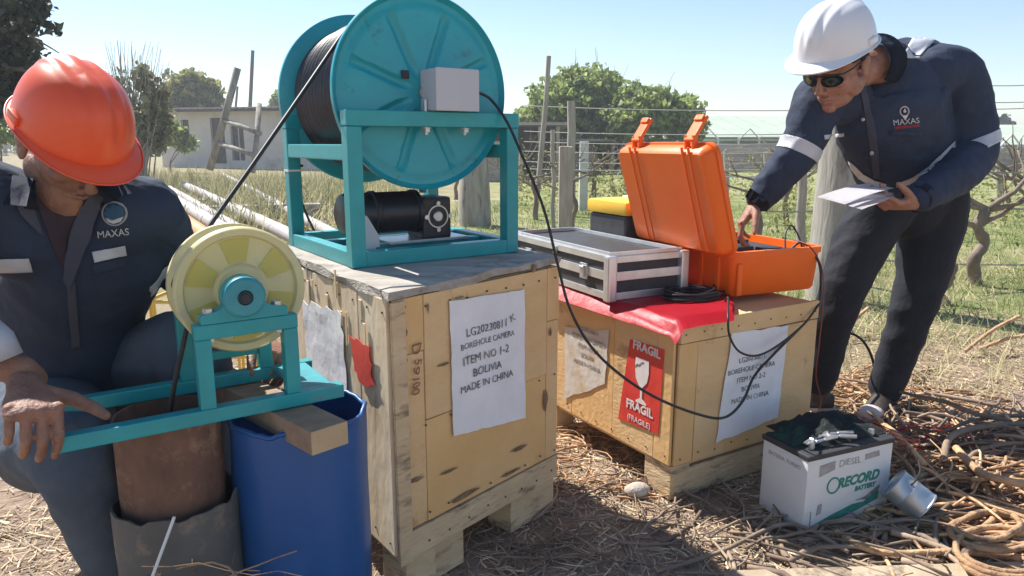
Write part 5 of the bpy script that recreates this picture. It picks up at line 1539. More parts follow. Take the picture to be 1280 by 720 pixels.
# centre trees
def place(u, y):
    q = P(u, 300, y); return V((q.x, y, gh(q.x, y)))
b0 = place(735, 26)
tree('leafy_tree', b0, 1.4, clumps_px(b0, [(735, 108, 45, 24, 0), (700, 130, 42, 30, -.5), (745, 135, 55, 34, .3), (675, 150, 26, 24, 0), (735, 165, 60, 24, 0), (722, 98, 22, 13, .2), (650, 152, 12, 16, .5)], 26), 15000, .13, m_leaf_mid, 'broad green tree beyond the fence, left of the orange lid', 11)
b0 = place(835, 24)
tree('leafy_tree', b0, 1.4, clumps_px(b0, [(815, 130, 36, 20, 0), (845, 145, 35, 24, 0), (800, 150, 44, 26, .3), (862, 160, 20, 22, .3), (790, 122, 22, 16, .5), (858, 128, 14, 10, .6)], 24), 12000, .12, m_leaf_mid, 'lower green tree beyond the fence, behind the orange lid', 12)
b0 = place(240, 36)
tree('leafy_tree', b0, 1.5, clumps_px(b0, [(238, 115, 34, 24, 0), (255, 128, 24, 20, 0), (222, 138, 22, 20, 0)], 36), 8000, .19, m_leaf_yel, 'round yellow green tree rising behind the white house', 13)
# tall olive shrub with bare twigs
b0 = place(175, 15)
e = tree('shrub', b0, .8, clumps_px(b0, [(190, 150, 26, 30, 0), (170, 165, 26, 26, .3), (198, 120, 14, 26, 0), (180, 100, 14, 20, 0), (150, 120, 12, 30, .2), (200, 172, 18, 14, 0)], 15), 2600, .085, m_leaf_olive, 'tall olive shrub with bare grey twigs left of the white house', 14, tr=.05, cat='shrub', mb=m_barkgrey, shell=.1)
g = random.Random(5); bm = NB()
for k in range(95):
    u = g.uniform(130, 214); v = g.uniform(48, 110); a = b0 + V((g.uniform(-.3, .3), g.uniform(-.2, .2), .2)); q = P(u, v, 15 + g.uniform(-.3, .3))
    m1 = a.lerp(q, .5) + V((g.uniform(-.12, .12), 0, 0)); tube(bm, smooth_path([a, m1, q], 3), [.018 * (1 - .8 * i / 6) for i in range(7)], 4)
tag(obj('twigs', bm, m_barkgrey, e), kind='stuff')
b0 = place(150, 20)
tree('bush', b0, .4, clumps_px(b0, [(140, 172, 22, 20, 0), (165, 180, 24, 16, .3), (120, 165, 20, 24, .2), (190, 182, 18, 12, .2)], 20), 2600, .10, m_leaf_olive, 'low olive bush filling the gap between the helmet and the house', 24, tr=.04, cat='bush')
b0 = place(222, 25)
tree('bush', b0, .4, clumps_px(b0, [(218, 168, 14, 16, 0), (232, 178, 14, 12, .3)], 25), 1300, .12, m_leaf_mid, 'green bush growing against the corner of the white house', 25, tr=.04, cat='bush')
b0 = place(15, 18)
tree('bush', b0, .4, clumps_px(b0, [(10, 160, 26, 22, 0), (-25, 165, 26, 26, .3), (5, 130, 26, 26, .3)], 18), 2200, .10, m_leaf_mid, 'green bush at the left edge behind the orange helmet', 26, tr=.04, cat='bush')
# dark tree upper left, close
b0 = place(-70, 7.2)
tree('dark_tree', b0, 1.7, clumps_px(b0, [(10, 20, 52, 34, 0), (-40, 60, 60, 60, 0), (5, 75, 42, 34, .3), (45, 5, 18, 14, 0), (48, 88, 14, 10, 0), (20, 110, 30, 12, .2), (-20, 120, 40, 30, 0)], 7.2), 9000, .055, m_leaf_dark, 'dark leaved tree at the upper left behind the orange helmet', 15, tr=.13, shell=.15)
b0 = place(1255, 60)
tree('leafy_tree', b0, 1.0, clumps_px(b0, [(1255, 153, 7, 8, 0), (1262, 158, 6, 6, 0)], 60), 900, .25, m_leaf_dark, 'small distant tree above the greenhouse roof at the far right', 16)
b0 = place(352, 45)
tree('leafy_tree', b0, 1.0, clumps_px(b0, [(352, 122, 10, 9, 0), (345, 130, 8, 8, 0)], 45), 1200, .2, m_leaf_mid, 'small tree top peeping over the house roof beside the reel', 17)

# white house
m_wall = mat('whitewashed_wall', (.50, .47, .43), (.60, .57, .53), 1.2, rough=.9, bump=.2, bscale=10, c3=(.36, .31, .27), c3scale=.8, c3lo=.56, c3hi=.7)
m_dark = mat('dark_wood', (.06, .045, .04), (.10, .08, .07), 5, rough=.8)
m_roof = mat('corrugated_roof', (.30, .27, .26), (.42, .38, .36), 3, rough=.7, metal=.2)
m_roofred = mat('rusty_roof', (.24, .10, .08), (.32, .16, .13), 3, rough=.8)
hy = 33.0
hA = P(203, 200, hy); hB = P(395, 200, hy - 2)
hA.z = gh(hA.x, hA.y) - .1; hB.z = hA.z
hd = (hB - hA).normalized(); hn = V((hd.y, -hd.x, 0)); HLn = (hB - hA).length
hs = empty('white_house', ((hA + hB) / 2).to_tuple(), 'low whitewashed house with a flat tin roof behind the weeds', 'house')
HM = frameM(hA, hd, -hn, Z)
def hz_(v): return P(300, v, hy).z - hA.z
wh = hz_(140)
op = [(.35, hz_(176), .85, hz_(158)), (1.15, hz_(188), 1.55, hz_(150)), (2.65, hz_(204), 3.35, hz_(148)), (3.65, hz_(200), 4.3, hz_(158))]
bm = NB()
cuts = sorted({0.0, HLn, *[o_[0] for o_ in op], *[o_[2] for o_ in op]})
for a, b_ in zip(cuts, cuts[1:]):
    h = [o_ for o_ in op if o_[0] <= a + 1e-6 and o_[2] >= b_ - 1e-6]
    if h:
        z0, z1 = h[0][1], h[0][3]
        if z0 > .15: box(bm, ((a + b_) / 2, .1, z0 / 2), (b_ - a, .2, z0), HM)
        box(bm, ((a + b_) / 2, .1, (z1 + wh) / 2), (b_ - a, .2, wh - z1), HM)
    else: box(bm, ((a + b_) / 2, .1, wh / 2), (b_ - a, .2, wh), HM)
for x in (.1, HLn - .1): box(bm, (x, 2.2, wh / 2), (.2, 4.0, wh), HM)
box(bm, (HLn / 2, 4.3, wh / 2), (HLn, .2, wh), HM)
obj('wall', bm, m_wall, hs)
for i, (a, z0, b_, z1) in enumerate(op):
    bm = NB(); box(bm, ((a + b_) / 2, .16, (max(z0, 0) + z1) / 2), (b_ - a, .05, z1 - max(z0, 0)), HM); k = obj('door' if i in (1, 2) else 'window', bm, m_dark, hs)
    if i in (0, 3):
        bm = NB(); box(bm, ((a + b_) / 2, .12, (z0 + z1) / 2), (.04, .04, z1 - z0), HM); obj('frame', bm, m_wall, k)
bm = NB()
rp = [(-.45, wh + .02), (-.45, wh + .10)]
for k in range(int(HLn / .16) + 6):
    x = -.4 + k * .16
    if x > HLn + .5: break
    box(bm, (x, 2.0, wh + .12 + .02 * (k % 2)), (.16, 5.2, .05), HM @ Matrix.Rotation(math.radians(2.5), 4, 'X'))
rf = obj('roof', bm, m_roof, hs)
bm = NB(); box(bm, (HLn / 2, -.62, wh + .04), (HLn + .9, .05, .16), HM); obj('fascia', bm, m_dark, rf)
# shed in the middle distance
def shed(u0, u1, vt, y, label, mw, mr_, dep=3.0, open_=True):
    A = P(u0, vt, y); B = P(u1, vt, y); A2 = V((A.x, y, gh(A.x, y) - .1)); w_ = B.x - A.x; h = A.z - A2.z
    e_ = empty('shed', A2.to_tuple(), label, 'shed')
    M = Matrix.Translation(A2)
    bm = NB(); box(bm, (w_ / 2, dep, h * .5), (w_, .1, h), M); box(bm, (.05, dep / 2, h * .5), (.1, dep - .1, h), M); box(bm, (w_ - .05, dep / 2, h * .5), (.1, dep - .1, h), M); obj('wall', bm, mw, e_)
    k = 0; x = .1
    while x < w_:
        bm = NB(); box(bm, (x, 0, h * .5), (.12, .12, h), M); obj('post', bm, m_post, e_); x += 1.7
    nb_ = max(2, int(w_ / .9))
    for q in range(nb_):
        if q % 3 == 1: continue
        bm = NB(); box(bm, ((q + .5) * w_ / nb_, .09, h * .38), (w_ / nb_ - .05, .04, h * .74), M); obj('board_wall', bm, m_woodgrey, e_)
    bm = NB(); box(bm, (w_ / 2, dep / 2, h + .06), (w_ + .5, dep + .7, .08), M @ Matrix.Rotation(math.radians(-3), 4, 'X')); obj('roof', bm, mr_, e_)
shed(600, 700, 158, 22, 'dark open shed with a flat roof behind the reel and thin posts', m_woodgrey, m_roof)
shed(700, 830, 178, 25, 'low dark shed under the green trees beyond the vines', m_dark, m_roof)
# greenhouse
m_gh = mat('translucent_sheeting', (.40, .47, .36), (.47, .53, .42), .5, rough=.6)
m_ghp = mat('white_posts', (.55, .55, .52), (.65, .65, .62), 5, rough=.8)
def greenhouse(u0, u1, vt, vb, y, label, bays, dep):
    A = P(u0, vb, y); B = P(u1, vb, y); top = P(u0, vt, y + dep).z; zb = A.z; w_ = B.x - A.x
    g0 = gh(A.x, y) - .2
    e_ = empty('greenhouse', (A.x + w_ / 2, y, g0), label, 'greenhouse')
    bw = w_ / bays
    for k in range(bays):
        x = A.x + k * bw
        bm = NB()
        q = [(x, y, zb), (x + bw - .04, y, zb), (x + bw - .04, y + dep, top), (x, y + dep, top)]
        lo = [bm.verts.new(p) for p in q]; hi = [bm.verts.new((p[0], p[1], p[2] + .05)) for p in q]
        bm.faces.new(lo[::-1]); bm.faces.new(hi)
        for i in range(4): bm.faces.new((lo[i], lo[(i + 1) % 4], hi[(i + 1) % 4], hi[i]))
        obj('roof_sheet', bm, m_gh, e_)
        bm = NB(); box(bm, (x, y - .03, (zb + g0) / 2), (.10, .10, zb - g0)); obj('post', bm, m_ghp, e_)
        if k % 2 == 0:
            bm = NB(); bar(bm, (x, y - .1, zb - .1), (x + bw / 2, y - .1, zb + .5), .06, .06); bar(bm, (x + bw / 2, y - .1, zb + .5), (x + bw, y - .1, zb - .1), .06, .06); obj('truss', bm, m_ghp, e_)
    bm = NB(); box(bm, (A.x + w_ / 2, y + dep, (top + g0) / 2), (w_, .1, top - g0 - .1)); obj('back_wall', bm, m_gh, e_)
    for hgt in (.35, .62, .92):
        bm = NB(); box(bm, (A.x + w_ / 2, y + .4, g0 + (zb - g0) * hgt), (w_, .12, .10)); obj('rail', bm, m_ghp, e_)
greenhouse(872, 1180, 146, 172, 42, 'long pale roofed greenhouse behind the white helmeted man', 12, 9)
greenhouse(1190, 1420, 157, 182, 34, 'pale greenhouse at the right edge with open trusses', 8, 8)
bm = NB(); g = random.Random(9)
for k in range(420):
    x0 = g.uniform(6, 30); y0 = g.uniform(30, 36); z0 = g.uniform(.05, .95)
    bar(bm, (x0, y0, gh(x0, y0) + z0), (x0 + g.uniform(1, 4), y0 + g.uniform(-.3, .3), gh(x0, y0) + z0 + g.uniform(-.15, .15)), .12, .07)
tag(obj('timber_stack', bm, m_woodgrey, None, base=(15, 33, 0)), 'grey stacks of boards and frames lying before the greenhouse', 'timber', kind='stuff')
# hills? none: low hedge line closing the horizon
v, f = leaf_cloud(9000, [(x, 70 + 3 * math.sin(x), .9) for x in range(-90, 100, 5)], [(3.6, 2, 1.3 + .5 * math.sin(x * 1.7)) for x in range(-90, 100, 5)], .5, 77)
tag(mesh_np('far_hedge', v, f, m_leaf_olive), 'distant strip of trees and scrub along the horizon', 'hedge', kind='stuff')

# ---- poles, posts, wires
def pole(name, a, b_, r0, r1, m, label, cat, group=None, n=9, wob=.02):
    a, b_ = V(a), V(b_); g = random.Random(int(a.x * 100))
    pts = [a.lerp(b_, t) + V((g.uniform(-wob, wob), g.uniform(-wob, wob), 0)) * (1 if 0 < t < 1 else 0) for t in (0, .25, .5, .75, 1)]
    bm = NB(); tube(bm, pts, [r0 + (r1 - r0) * t for t in (0, .25, .5, .75, 1)], n)
    return tag(obj(name, bm, m, None, base=a.to_tuple(), auto=50), label, cat, group)
def gp_(u, y): q = P(u, 300, y); return V((q.x, y, gh(q.x, y) - .05))
def upto(u, v, y): return P(u, v, y)
q = upto(316, 63, 45); pole('utility_pole', gp_(316, 45), q, .13, .10, m_dark, 'tall dark pole rising behind the house roof', 'pole')
q = upto(297, 108, 50); pole('utility_pole', gp_(297, 50), q, .10, .07, m_dark, 'short dark pole seen between the leaning gate and the tall pole', 'pole')
q = upto(276, 105, 52); pole('utility_pole', gp_(276, 52), q, .10, .07, m_post, 'thin grey pole beside the yellow green tree', 'pole')
pole('fence_stick', gp_(668, 11), upto(686, 70, 11), .045, .035, m_post, 'crooked stick leaning up from the fence, taller than its neighbours', 'post')
pole('fence_post', gp_(712, 11), upto(714, 126, 11), .07, .06, m_post, 'round grey post standing behind the broad square post', 'post')
pole('fence_post', gp_(692, 9.5), upto(691, 162, 9.5), .03, .028, m_post, 'thin stake left of the broad square post', 'post')
bm = NB(); A = gp_(706, 6.2); B = upto(706, 183, 6.2); box(bm, (0, 0, (B.z - A.z) / 2), (.115, .10, B.z - A.z), Matrix.Translation(A), .008, jit=.004)
tag(obj('square_post', bm, m_post, None, base=A.to_tuple()), 'broad square grey post in front of the vineyard wires', 'post')
bm = NB(); A = gp_(728, 12); B = upto(728, 177, 12); box(bm, (0, 0, (B.z - A.z) / 2), (.14, .12, B.z - A.z), Matrix.Translation(A), .008, jit=.004)
tag(obj('square_post', bm, m_ghp, None, base=A.to_tuple()), 'pale short post right of the broad square post', 'post')
# thick trunk posts
def stump(u, y, vt, r, label, m=None, seed=1, top_r=.9):
    A = gp_(u, y); B = upto(u, vt, y); bm = NB(); n = 22
    rings = []
    for k in range(9):
        t = k / 8; ring = []
        for j in range(n):
            a = 2 * math.pi * j / n
            rr = r * (1.08 - (1.08 - top_r) * t) * (1 + .13 * noise.noise(V((math.cos(a) * 1.6, math.sin(a) * 1.6, t * 1.5 + seed))))
            ring.append(bm.verts.new((A.x + rr * math.cos(a), A.y + rr * math.sin(a), A.z + (B.z - A.z) * t)))
        rings.append(ring)
    for a_, b2 in zip(rings, rings[1:]):
        for j in range(n): bm.faces.new((a_[j], a_[(j + 1) % n], b2[(j + 1) % n], b2[j]))
    bm.faces.new(rings[-1]); bm.faces.new(rings[0][::-1])
    return tag(obj('trunk_post', bm, m or m_barkgrey, None, base=A.to_tuple(), auto=50), label, 'post')
stump(594, 9.8, 178, .20, 'thick grey trunk post standing behind the right leg of the reel frame', seed=2)
stump(1042, 5.0, 120, .155, 'thick weathered trunk post behind the man reading the papers', seed=5, top_r=.8)
pole('fence_post', gp_(1002, 6.5), upto(1003, 205, 6.5), .045, .04, m_post, 'slim weathered stake left of the thick trunk post', 'post')
# leaning gate frame at the left
gy = 11
gt = empty('wooden_gate', gp_(262, gy), 'leaning frame of pale poles like a broken gate before the house', 'gate')
def gpart(nm, u0, v0, u1, v1, r, dy=0):
    bm = NB(); tube(bm, [P(u0, v0, gy), P((u0 + u1) / 2 + 1, (v0 + v1) / 2, gy + dy / 2), P(u1, v1, gy + dy)], r, 8); obj(nm, bm, m_barkgrey, gt, smooth=True)
gpart('upright', 297, 85, 262, 212, .055); gpart('rung', 279, 150, 325, 167, .035, -.6); gpart('rung', 272, 179, 315, 193, .035, -.6); gpart('upright', 324, 130, 316, 215, .04, -.6)
# wires
m_wire = mat('fence_wire', (.30, .29, .28), rough=.6, metal=.5)
def wire(a, b_, r=.004, sag=.03, label='', m=None):
    a, b_ = V(a), V(b_)
    pts = [a.lerp(b_, t) - Z * sag * 4 * t * (1 - t) for t in [k / 10 for k in range(11)]]
    bm = NB(); tube(bm, pts, r, 5)
    return pts, bm
fe = empty('wire_fence', gp_(800, 11), 'wires strung between thin posts across the vineyard', 'fence')
for v_ in (126, 158, 171, 183, 196, 205, 214):
    _, bm = wire(P(655, v_ + 6, 12), P(1010, v_ + 12 - (v_ - 126) * .08, 10), .007); obj('wire', bm, m_wire, fe)
for v0, v1 in ((105, 103), (126, 124), (135, 131)):
    _, bm = wire(P(1195, v0, 9), P(1330, v1, 9), .005); obj('wire', bm, m_wire, fe)
for (u0, v0, u1, v1, y) in ((1075, 356, 1330, 392, 5.2), (1065, 245, 1330, 262, 6.2), (1060, 205, 1330, 215, 6.4), (1062, 322, 1330, 330, 6.2), (940, 262, 1065, 258, 6)):
    _, bm = wire(P(u0, v0, y), P(u1, v1, y), .007); obj('wire', bm, m_wire, fe)

# ---- long pipes on the ground at the left
m_pipe = mat('pale_pvc_pipe', (.46, .42, .40), (.56, .52, .50), 2, rough=.5, c3=(.34, .27, .22), c3scale=3, c3lo=.55, c3hi=.75)
m_pipeo = mat('orange_pvc_pipe', (.62, .25, .075), (.70, .33, .12), 2, rough=.5)
PIPES = [(186, 246, 262, 300, .075, m_pipeo, 'faded orange plastic pipe, the leftmost of the pipes on the ground', .5),
         (204, 241, 300, 300, .07, m_pipe, 'pale pipe lying just right of the orange pipe', .42),
         (212, 236, 330, 305, .055, m_pipe, 'thin pale pipe in the middle of the pipe row', .33),
         (232, 232, 375, 300, .07, m_pipe, 'pale pipe running behind the hoist cable toward the frame', .3),
         (278, 218, 430, 300, .06, m_pipe, 'long pale pipe lying furthest right, passing under the reel frame', .25)]
for (u0, v0, u1, v1, r, m, lab, hgt) in PIPES:
    a = W(u0, v0, hgt); b_ = W(u1, v1, hgt * .7)
    bm = NB(); M = axisM(a, b_ - a); L_ = (b_ - a).length
    lathe(bm, [(r, 0), (r, L_), (r - .008, L_), (r - .008, 0)], 20, M, close=True)
    for k in range(1, int(L_ / 1.1)): lathe(bm, [(r, k * 1.1 - .05), (r + .006, k * 1.1 - .04), (r + .006, k * 1.1 + .04), (r, k * 1.1 + .05)], 20, M)
    tag(obj('long_pipe', bm, m, None, base=W(u0, v0, 0).to_tuple(), auto=40), lab, 'pipe', 'long pipes lying on blocks')
for u, v_ in ((215, 262), (330, 270)):
    a = W(u, v_ + 6, 0); a.z = gh(a.x, a.y)
    bm = NB(); box(bm, (0, 0, .10), (1.6, .25, .24), Matrix.Translation(a) @ Matrix.Rotation(.3, 4, 'Z'), .01)
    tag(obj('timber_sleeper', bm, m_woodgrey, None, base=a.to_tuple()), 'grey sleeper carrying the pipes at the %s end' % ('far' if u == 215 else 'near'), 'timber')
# yellow crate seen behind the man's arm
yb = P(180, 365, 2.9); yb.z = 0
m_yel = mat('yellow_basket_plastic', (.60, .42, .05), (.70, .50, .10), 5, rough=.5)
bk = empty('yellow_basket', yb.to_tuple(), 'yellow plastic lattice basket behind the left man\'s arm', 'basket')
bz0, bz1 = .30, P(180, 345, 2.9).z
for k in range(6):
    z = .02 + (bz1 - .02) * k / 5
    bm = NB(); tube(bm, [yb + V((x, y, z)) for x, y in rrect(.42, .30, .05)] + [yb + V((rrect(.42, .30, .05)[0][0], rrect(.42, .30, .05)[0][1], z))], .008, 6); obj('hoop', bm, m_yel, bk)
for k in range(14):
    pr = rrect(.42, .30, .05); q = pr[(k * len(pr)) // 14]
    bm = NB(); cyl(bm, yb + V((q[0], q[1], .02)), yb + V((q[0], q[1], bz1)), .006, 6); obj('upright', bm, m_yel, bk)

# ---- vines
def vine(u, y, vt, label, seed, arms=4, r=.035, sx=1.0):
    g = random.Random(seed); A = gp_(u, y); B = upto(u, vt, y); h = (B.z - A.z)
    e_ = empty('grape_vine', A.to_tuple(), label, 'vine', 'leafless vines in the vineyard rows')
    bm = NB(); pts = [A]; q = A.copy()
    for k in range(5):
        q = A.lerp(B, (k + 1) / 5) + V((g.uniform(-.05, .05), g.uniform(-.04, .04), 0)); pts.append(q)
    tube(bm, smooth_path(pts, 3), [r * (1.15 - .35 * k / 15 + .12 * g.uniform(-1, 1)) for k in range(16)], 8); obj('trunk', bm, m_bark, e_, smooth=True)
    for k in range(arms):
        s = 1 if k % 2 else -1
        bm = NB(); tips = []
        st_ = pts[-1 - (k // 2) % 2]
        branchy(bm, st_, (s * 1.0, g.uniform(-.3, .3), g.uniform(.0, .6)), g.uniform(.3, .5) * sx, r * .55, 2, g, 6, .22, .55, tips); obj('cane', bm, m_bark, e_, smooth=True)
    return e_
for i, (u, y, vt, lab, arms, r) in enumerate([(1228, 5.6, 262, 'gnarled leafless vine right of the standing man, nearest the path', 6, .045), (1188, 4.9, 330, 'short dark vine stub beside the standing man\'s knee', 0, .04),
        (1290, 6.8, 230, 'leafless vine half out of the frame at the right edge', 6, .04), (1176, 8.5, 236, 'vine further off behind the standing man\'s hip', 4, .035), (1255, 10.5, 212, 'small distant vine in the second row at the right', 4, .035),
        (745, 12, 205, 'leafless vine between the square posts and the yellow case', 4, .04), (765, 14, 205, 'vine just left of the orange lid', 4, .04), (670, 10.5, 222, 'vine right of the reel frame', 4, .035), (640, 13, 212, 'vine seen through the reel frame opening', 3, .035),
        (720, 8.5, 226, 'low crooked vine at the foot of the broad square post', 3, .03), (948, 8, 225, 'leafless vine between the orange lid and the man\'s sleeve', 4, .035), (985, 9.5, 215, 'vine behind the slim stake', 4, .035), (1088, 7.5, 232, 'vine between the standing man\'s legs', 3, .035), (570, 14, 205, 'vine behind the gearbox', 3, .035)]):
    vine(u, y, vt, lab, 40 + i, arms, r)
for i, (u, y, vt) in enumerate([(905, 16, 196), (955, 15, 198), (780, 17, 195), (1200, 15, 196), (1245, 13, 195), (1110, 14, 205), (650, 17, 196)]):
    pole('fence_post', gp_(u, y), upto(u + 2, vt - 8, y), .05, .045, m_post, ['short post in the far vine row behind the orange lid', 'short post in the far vine row behind the man\'s sleeve', 'short post behind the yellow case', 'far row post right of the standing man\'s elbow', 'far row post near the right edge', 'far row post seen between the man\'s legs', 'far row post right of the reel frame'][i], 'post', 'short posts in the far vine rows')
# young leaves and flower spikes among the rows
g = np.random.default_rng(3)
pp_ = []
for (u0, u1, y, n) in ((735, 800, 13, 500), (640, 700, 12, 500), (735, 800, 10, 500), (930, 1010, 12, 500), (1060, 1290, 10, 900), (930, 1010, 9, 300), (1150, 1290, 8.0, 250), (1060, 1290, 14, 900), (900, 1010, 15, 700), (640, 800, 16, 900)):
    for k in range(n):
        u = g.uniform(u0, u1); yy = y + g.normal() * .8; q = P(u, 300, yy); pp_.append((q.x, yy, gh(q.x, yy) + abs(g.normal()) * .35 + .05))
v, f = leaves_at(np.array(pp_), .032, g)
tag(mesh_np('young_foliage', v, f, m_leaf_yel), 'sparse young leaves and weeds between the vine rows', 'weeds', kind='stuff')

# ================================================================== GROUND COVER
def blades(name, pos, length, width, up_, m, seed, label, cat, bend=.6, segs=3, lift=.01):
    g = np.random.default_rng(seed); n = len(pos)
    pos = np.asarray(pos, float)
    ang = g.random(n) * 2 * np.pi
    el = up_[0] + (up_[1] - up_[0]) * g.random(n)
    L_ = length * (.4 + 1.1 * g.random(n)); w = width * (.6 + .8 * g.random(n))
    d = np.stack([np.cos(ang) * np.cos(el), np.sin(ang) * np.cos(el), np.sin(el)], 1)
    sd = np.stack([-np.sin(ang), np.cos(ang), np.zeros(n)], 1)
    turn = g.normal(size=n) * bend
    V_ = []
    p = pos.copy(); p[:, 2] += lift * g.random(n)
    for s in range(segs + 1):
        ww = w * (1 - .75 * s / segs) * .5
        tilt = np.zeros((n, 3)); tilt[:, 2] = ww * .6
        V_.append(p - sd * ww[:, None] + tilt); V_.append(p + sd * ww[:, None])
        a2 = turn / segs
        c, si = np.cos(a2), np.sin(a2)
        d = np.stack([d[:, 0] * c - d[:, 1] * si, d[:, 0] * si + d[:, 1] * c, d[:, 2] * (.85 if up_[1] > .8 else .6) - (.05 if up_[1] < .8 else .12)], 1)
        d /= np.linalg.norm(d, axis=1)[:, None]
        p = p + d * (L_ / segs)[:, None]
        if up_[1] < .8:
            p[:, 2] = np.maximum(p[:, 2], pos[:, 2] + .002)
    Vv = np.stack(V_, 1)            # n, 2(segs+1), 3
    base = np.arange(n) * (2 * (segs + 1))
    F = []
    for s in range(segs): F.append(np.stack([base + 2 * s, base + 2 * s + 1, base + 2 * s + 3, base + 2 * s + 2], 1))
    F = np.concatenate(F)
    return tag(mesh_np(name, Vv.reshape(-1, 3), F, m), label, cat, kind='stuff')
m_straw = mat('dry_straw', (.56, .43, .28), (.72, .58, .39), 3, rough=.7, island=.5, transluc=.15)
m_straw2 = mat('grey_brown_litter', (.22, .16, .11), (.38, .29, .20), 3, rough=.8, island=.5)
m_grass = mat('fresh_grass', (.13, .19, .04), (.24, .29, .08), 1.5, rough=.6, island=.4, transluc=.3)
m_drygrass = mat('dry_grass', (.40, .36, .18), (.55, .48, .27), 1.5, rough=.7, island=.4, transluc=.25)
g = np.random.default_rng(21)
def scatter(n, x0, x1, y0, y1, dens=None, cl=2.0):
    out = []
    while len(out) < n:
        x = g.uniform(x0, x1); y = g.uniform(y0, y1)
        k = .5 + .5 * noise.noise(V((x * cl, y * cl, 5)))
        if dens is not None: k *= dens(x, y)
        if g.random() < k * 1.4: out.append((x, y, gh(x, y)))
    return out
near = lambda x, y: 1.0 if y < 3.4 else max(0, 1 - (y - 3.4) / 1.6)
blades('straw_litter', scatter(26000, -1.6, 3.3, 1.1, 5.2, near, 3), .09, .0042, (-.05, .22), m_straw, 1, 'loose pale straw strewn over the ground around the crates', 'straw', bend=.9)
blades('brown_litter', scatter(9000, -1.8, 3.2, 1.1, 4.6, near, 2.2), .10, .005, (-.05, .3), m_straw2, 2, 'brown broken stems and bark mixed through the straw', 'litter', bend=1.0)
rightz = lambda x, y: (1.0 if x > 1.0 else .35) * (1 if y > 3.0 else .25)
blades('dry_grass', scatter(15000, -.5, 5.5, 2.9, 7.0, rightz, 1.5), .13, .005, (.3, 1.3), m_drygrass, 3, 'tussocks of dry grass and prunings along the vineyard edge', 'grass', bend=.8)
blades('green_grass', scatter(24000, -1, 9, 3.9, 13, lambda x, y: .9, 1.0), .10, .008, (.5, 1.4), m_grass, 4, 'short green grass growing between the vine rows', 'grass', bend=.5)
blades('tall_weeds', scatter(15000, -9.5, -1.8, 7, 19, lambda x, y: 1 if x < -2.8 - (y - 8) * .12 else .25, .8), .42, .017, (.7, 1.5), m_drygrass, 5, 'tall dry weeds in front of the white house', 'weeds', bend=.4)
blades('green_weeds', scatter(9000, -9.5, -2.0, 8, 19, lambda x, y: 1 if x < -3 else .3, .7), .36, .018, (.7, 1.5), mat('weed_green', (.17, .20, .07), (.28, .28, .12), 1, rough=.6, island=.4, transluc=.3), 6, 'greener weeds mixed among the dry ones by the pipes', 'weeds', bend=.4)

# heap of thick dry vine prunings at the right
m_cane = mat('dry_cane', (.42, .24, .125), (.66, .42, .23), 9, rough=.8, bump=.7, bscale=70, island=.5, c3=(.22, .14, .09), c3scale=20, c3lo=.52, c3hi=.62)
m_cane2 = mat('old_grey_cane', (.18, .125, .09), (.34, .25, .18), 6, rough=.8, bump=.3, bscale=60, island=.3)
def heap(name, c, rx, ry, hh, n, L0, L1, r0, r1, m, seed, label, curve=.5, cat='prunings', flat=.18):
    gg = random.Random(seed); bm = NB()
    for k in range(n):
        a = gg.uniform(0, 2 * math.pi); q = math.sqrt(gg.random()); x = c[0] + q * rx * math.cos(a); y = c[1] + q * ry * math.sin(a)
        z = gh(x, y) + hh * (1 - q * q) * gg.random() + .01
        d = gg.gauss(.25, .7); L_ = gg.uniform(L0, L1); tn = gg.gauss(0, curve)
        p = V((x, y, z)); pts = []
        for s in range(7):
            pts.append(p.copy()); d += tn / 7 * 2
            p = p + V((math.cos(d), math.sin(d), gg.uniform(-flat, flat))) * L_ / 6
            p.z = max(p.z, gh(p.x, p.y) + .006)
        r = r0 + (r1 - r0) * gg.random() ** 1.8; kn = [1 + gg.choice((0, 0, .35)) for _ in range(7)]
        tube(bm, pts, [r * k_ * w_ for k_, w_ in zip(kn, (1, 1, .95, .9, .85, .8, .7))], 6)
        if gg.random() < .5:
            q_ = pts[gg.randint(1, 5)]; e2 = q_ + V((gg.uniform(-.06, .06), gg.uniform(-.06, .06), gg.uniform(.0, .04)))
            tube(bm, [q_, q_.lerp(e2, .5) + V((0, 0, .006)), e2], [r * .5, r * .45, r * .3], 5)
    return tag(obj(name, bm, m, None, base=(c[0], c[1], 0), smooth=True), label, cat, kind='stuff')
hc = W(1240, 620)
heap('cane_heap', (hc.x, hc.y), .62, .42, .08, 285, .2, .75, .0025, .0085, m_cane, 1, 'heap of thick tan vine prunings at the right edge')
hc2 = W(1075, 520)
heap('cane_heap', (hc2.x + .05, hc2.y + .22), .42, .30, .03, 150, .12, .5, .002, .007, m_cane, 2, 'tan prunings piled around the standing man\'s shoes')
hc3 = W(1250, 560)
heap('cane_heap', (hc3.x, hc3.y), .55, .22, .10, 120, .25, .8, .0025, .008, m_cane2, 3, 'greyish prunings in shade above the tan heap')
hc4 = W(1060, 685)
heap('cane_heap', (hc4.x, hc4.y), .55, .14, .03, 70, .15, .6, .003, .008, m_cane2, 4, 'thin brown stems lying in front of the battery')
hc5 = W(770, 660)
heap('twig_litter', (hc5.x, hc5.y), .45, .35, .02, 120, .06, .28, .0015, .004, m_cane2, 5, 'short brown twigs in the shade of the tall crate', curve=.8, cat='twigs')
hc6 = W(720, 560)
heap('twig_litter', (hc6.x, hc6.y), .35, .4, .03, 130, .06, .3, .0015, .004, m_cane, 6, 'pale twigs and straw in the sunny gap between the crates', curve=.8, cat='twigs')
